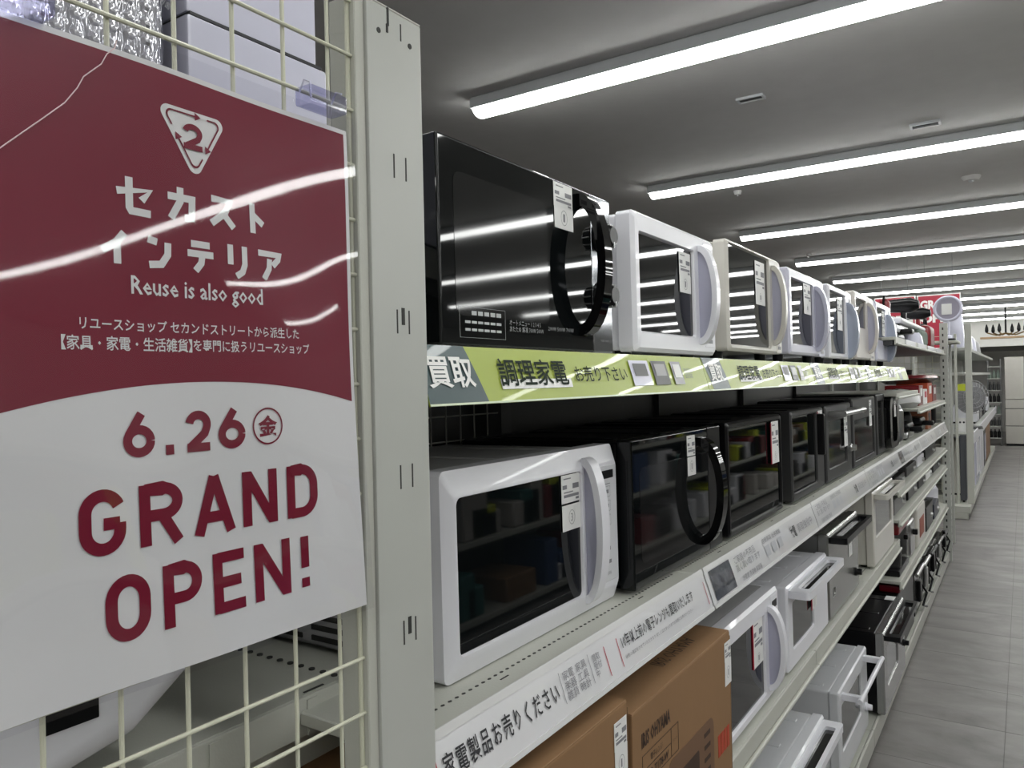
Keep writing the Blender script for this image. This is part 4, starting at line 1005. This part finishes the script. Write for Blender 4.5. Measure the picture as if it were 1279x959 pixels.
# big grey fan and smaller goods
t = thing('pedestal_fan', 'grey round fan on the middle of the second row', 'fan', -.50, 10.1, -.62, RG, rz=-1.0)
for a in (0,):
    m = MB()
    for k in range(24):
        b = k*math.pi/12; m.tube([(.02, .02*math.cos(b), .36+.02*math.sin(b)), (.05, .12*math.cos(b), .36+.12*math.sin(b)), (0, .19*math.cos(b), .36+.19*math.sin(b))], .003, 4)
    for r_ in (.07, .12, .19): m.tube([(.05-.05*max(0, (r_-.12)/.07), r_*math.cos(q*math.pi/14), .36+r_*math.sin(q*math.pi/14)) for q in range(29)], .004, 5)
    m.build('guard', mat('grey_fan_wire', (.34, .34, .35), .4), t)
MB().lathe([(.04, 0), (.18, -.03), (.14, -.05), (.001, -.05)], cz=.36, n=24, axis='x').build('blades', mat('grey_fan_blade', (.25, .25, .26), .4), t)
MB().cyl((-.06, 0, .10), (-.06, 0, .30), .018, 12).lathe([(.001, 0), (.14, 0), (.13, .03), (.001, .035)], cx=-.06, n=20).build('stand', darkgrey, t)
for k, (yy, zz, hh, mm, lab) in enumerate(((11.2, -.62, .22, whitepl, 'white appliance right of the grey fan, second row'), (12.0, -.62, .34, midgrey, 'grey appliance further right of the fan, second row'), (13.2, -.62, .26, darkgrey, 'dark appliance near the far end, middle shelf of the second row'), (14.6, -.62, .24, whitepl, 'small white appliance at the far end of the second row shelf'))):
    slabthing('boxed_appliance', lab, 'appliance', -.50, yy, zz, .3, .55, hh, mm)
for k, (yy, hh, mm, lab) in enumerate(((9.4, .42, lavpl, 'tall white bottle-like appliance on top of the second row'), (10.2, .30, black, 'black appliance on top of the second row'), (10.9, .26, whitepl, 'white appliance beside the black one, top of the second row'), (11.8, .22, lavpl, 'lavender white appliance on top of the second row'), (12.9, .20, greybody, 'grey appliance on top of the second row'))):
    t = thing('tower_appliance', lab, 'appliance', -.62, yy, .28, RG); MB().lathe([(.001, 0), (.10, 0), (.11, .02), (.09, hh*.8), (.05, hh), (.001, hh)], n=18).build('tower', mm, t); MB().lathe([(.03, hh), (.02, hh+.02), (.001, hh+.02)], n=10).build('cap', black, t)
# fridges at the back
def fridge(label, X, w=.66):
    t = thing('refrigerator', label, 'refrigerator', X, 18.4, -H, 'champagne refrigerators at the back')
    hz = 1.79
    MB().rbox(0, w, .04, .65, .04, hz, .01).build('cabinet', darkgrey, t)
    for a, b, c, d in ((.004, .33, .935, hz), (.336, w-.004, .935, hz), (.004, .33, .755, .925), (.336, w-.004, .755, .925), (.004, w-.004, .405, .742), (.004, w-.004, .045, .392)):
        MB().rbox(a, b, 0, .045, c, d, .008, 2).build('door', fridgem, t)
    MB().box(.02, w-.02, .03, .6, 0, .045).build('kick_plate', black, t)
fridge('champagne six-door refrigerator at the end of the aisle', -.335)
fridge('second champagne refrigerator right of the first, mostly outside the frame', .36)
t = thing('wire_rack', 'dark narrow rack of bottles between the second row and the refrigerator', 'rack', -.62, 18.3, -H)
for x in (0, .22): 
    for y in (0, .3): MB().cyl((x, y, 0), (x, y, 1.75), .012, 8).build('post', midgrey, t)
for k in range(7): MB().box(-.01, .23, -.01, .31, .15+k*.24, .165+k*.24).build('shelf', ivory2, t)
for k in range(6):
    b = MB(); 
    for q in range(3): b.lathe([(.001, 0), (.03, 0), (.03, .11), (.012, .14), (.012, .17), (.001, .17)], cx=.04+q*.07, cy=.06, cz=.166+k*.24, n=10)
    b.build('bottles', (black, darkgrey, greenc)[k % 3], t, kind='stuff')
struct(MB().box(-1.9, 1.6, 18.95, 22.9, .56, .72).build('trim_1', mat('grey_soffit', (.30, .30, .285), .8), loc=(0, 0, H)))
t = thing('wooden_plank', 'pale wooden display plank above the refrigerators', 'plank', -.75, 18.7, .74); MB().rbox(0, 1.6, 0, .26, -.02, .02, .004).build('board', wood, t)
struct(MB().box(-1.9, 1.6, 18.72, 18.95, .56, .72).build('trim_2', wallm, loc=(0, 0, H)))
t = thing('chandelier', 'black five-armed chandelier with brass rings over the wooden plank', 'chandelier', -.30, 18.8, CEIL)
MB().cyl((0, 0, 0), (0, 0, -.58), .018, 10).build('stem', black, t)
for k in range(6):
    a = k*math.pi/3+.2; p = (.34*math.cos(a), .20*math.sin(a))
    MB().tube([(0, 0, -.56), (p[0]*.5, p[1]*.5, -.60), (p[0], p[1], -.54)], .014, 6).build('arm', brass, t)
    MB().lathe([(.02, -.54), (.035, -.50), (.03, -.44), (.01, -.37), (.001, -.36)], cx=p[0], cy=p[1], n=10).build('candle_socket', black, t)

# red banner hanging from the ceiling over the far rows
def btext(m, s, x0, x1, z0, z1, bold):
    q = MB(); addtext(q, s, x0, x1, z0, z1, bold=bold); m.add([(y, -.0095, z) for _, y, z in q.v], q.f)
bred = mat('banner_red', (.38, .02, .045), .5)
for lab, x, s1 in (('red hanging banner with big white letters behind the round fan head', -1.02, 'GRAND'), ('second red banner, left of the first, behind the last bluish microwave', -1.47, 'ALL')):
    t = thing('hanging_banner', lab, 'banner', x, 10.05 if s1 == 'GRAND' else 10.0, 0, None)
    MB().rbox(0, .44, -.006, 0, .30, .925, .003).build('banner_border', paper, t)
    MB().box(.012, .428, -.008, -.0062, .31, .912).build('banner_field', bred, t)
    m = MB(); btext(m, s1, .03, .41, .76, .86, .05); btext(m, 'OPEN', .03, .41, .60, .70, .05); m.build('lettering', whiteink, t, smooth=False)
    for xx in (.08, .36): MB().cyl((xx, -.003, .925), (xx, -.003, CEIL), .0015, 6).build('hanging_wire', greyink, t)

# ================================================================ LEFT BAY GOODS (behind the wire grid)
t = thing('white_appliance', 'white appliance with a dark display lying behind the poster, bottom left', 'appliance', -.66, -.02, -.36, None)
MB().loft([[(x, y, z) for x, z in rr(-.30, .0, a, b, .03, 4)] for y, a, b in ((-.25, .03, .16), (.30, .03, .16), (.40, .05, .16), (.47, .10, .16))]).build('shell', whitepl, t)
MB().rbox(-.001, .002, .318, .365, .085, .108, .001).build('display', black, t); MB().box(-.001, .0012, -.25, .44, .118, .1195).build('seam', greyink, t)
MB().box(-.26, -.04, -.2, .28, 0, .031).build('foot', darkgrey, t)
t = thing('storage_case', 'tall white storage case behind the top of the wire grid', 'case', -.70, .47, .20, None)
MB().rbox(-.30, 0, 0, .188, 0, .185, .004, 2).build('lower_case', lavpl, t); MB().rbox(-.29, -.004, .002, .176, .188, .42, .004, 2).build('upper_case', lavpl, t); MB().box(-.28, -.001, .004, .18, .185, .188).build('case_seam', ink, t)
t = thing('bubble_wrapped_package', 'package in shiny bubble wrap behind the grid at the top left', 'package', -.66, .02, .20, None)
m = MB(); m.rbox(-.30, -.03, 0, .43, 0, .42, .03, 3); o = m.build('wrap', mat('glossy_wrap', (.55, .55, .60), .12, metal=.45, coat=1, bump=1.0, bscale=45, stretch=(1, 2.2, .6)), t)
m = MB()
for r in range(24):
    for c in range(24): m.lathe([(.006, 0), (.004, .003), (.001, .004)], cx=-.030, cy=.02+c*.0165, cz=.02+r*.0165, n=6, axis='x')
m.build('bubbles', mat('clear_bubble', (.7, .7, .76), .06, metal=.5, coat=1), t, kind='stuff')
m = MB(); q = MB(); addtext(q, 'われもの注意・取扱説明書付', 0, .085, -.0035, .0035)
ca, sa = math.cos(-.42), math.sin(-.42)
m.add([(-.0245, .350+y*ca-z*sa, .205+y*sa+z*ca) for _, y, z in q.v], q.f); m.build('wrap_print', greyink, t, smooth=False)

# ================================================================ OPPOSITE ROW (only seen in reflections)
opp = thing('gondola_shelving', 'opposite shelving row, outside the frame, mirrored in the oven doors', 'shelving', 1.6, 0, -H)
for zz in (.08, .55, .95, 1.33): MB().box(0, .45, -2, 20, zz-.03, zz).build('shelf', ivory, opp)
MB().box(.45, .48, -2, 20, 0, 1.33).build('back_panel', darkgrey, opp)
rnd = random.Random(11)
for mm in (card, whitepl, redpl, darkgrey, mat('blue_goods', (.03, .07, .20), .5), mat('teal_goods', (.03, .16, .15), .5), yellow, beigepl):
    m = MB()
    for k in range(40):
        zz = rnd.choice((.08, .55, .95, .95)); yy = rnd.uniform(-1.9, 19.5); m.rbox(.03, .40, yy, yy+rnd.uniform(.12, .38), zz, zz+rnd.uniform(.12, .33), .01, 1)
    m.build('stock', mm, opp, kind='stuff')

# the shelves lean back by half a degree, and so do the doors of the appliances on them
for o in list(C.objects):
    if o.type == 'EMPTY' and o.get('category') in ('microwave', 'oven'): o.rotation_euler.y = math.radians(-.5)
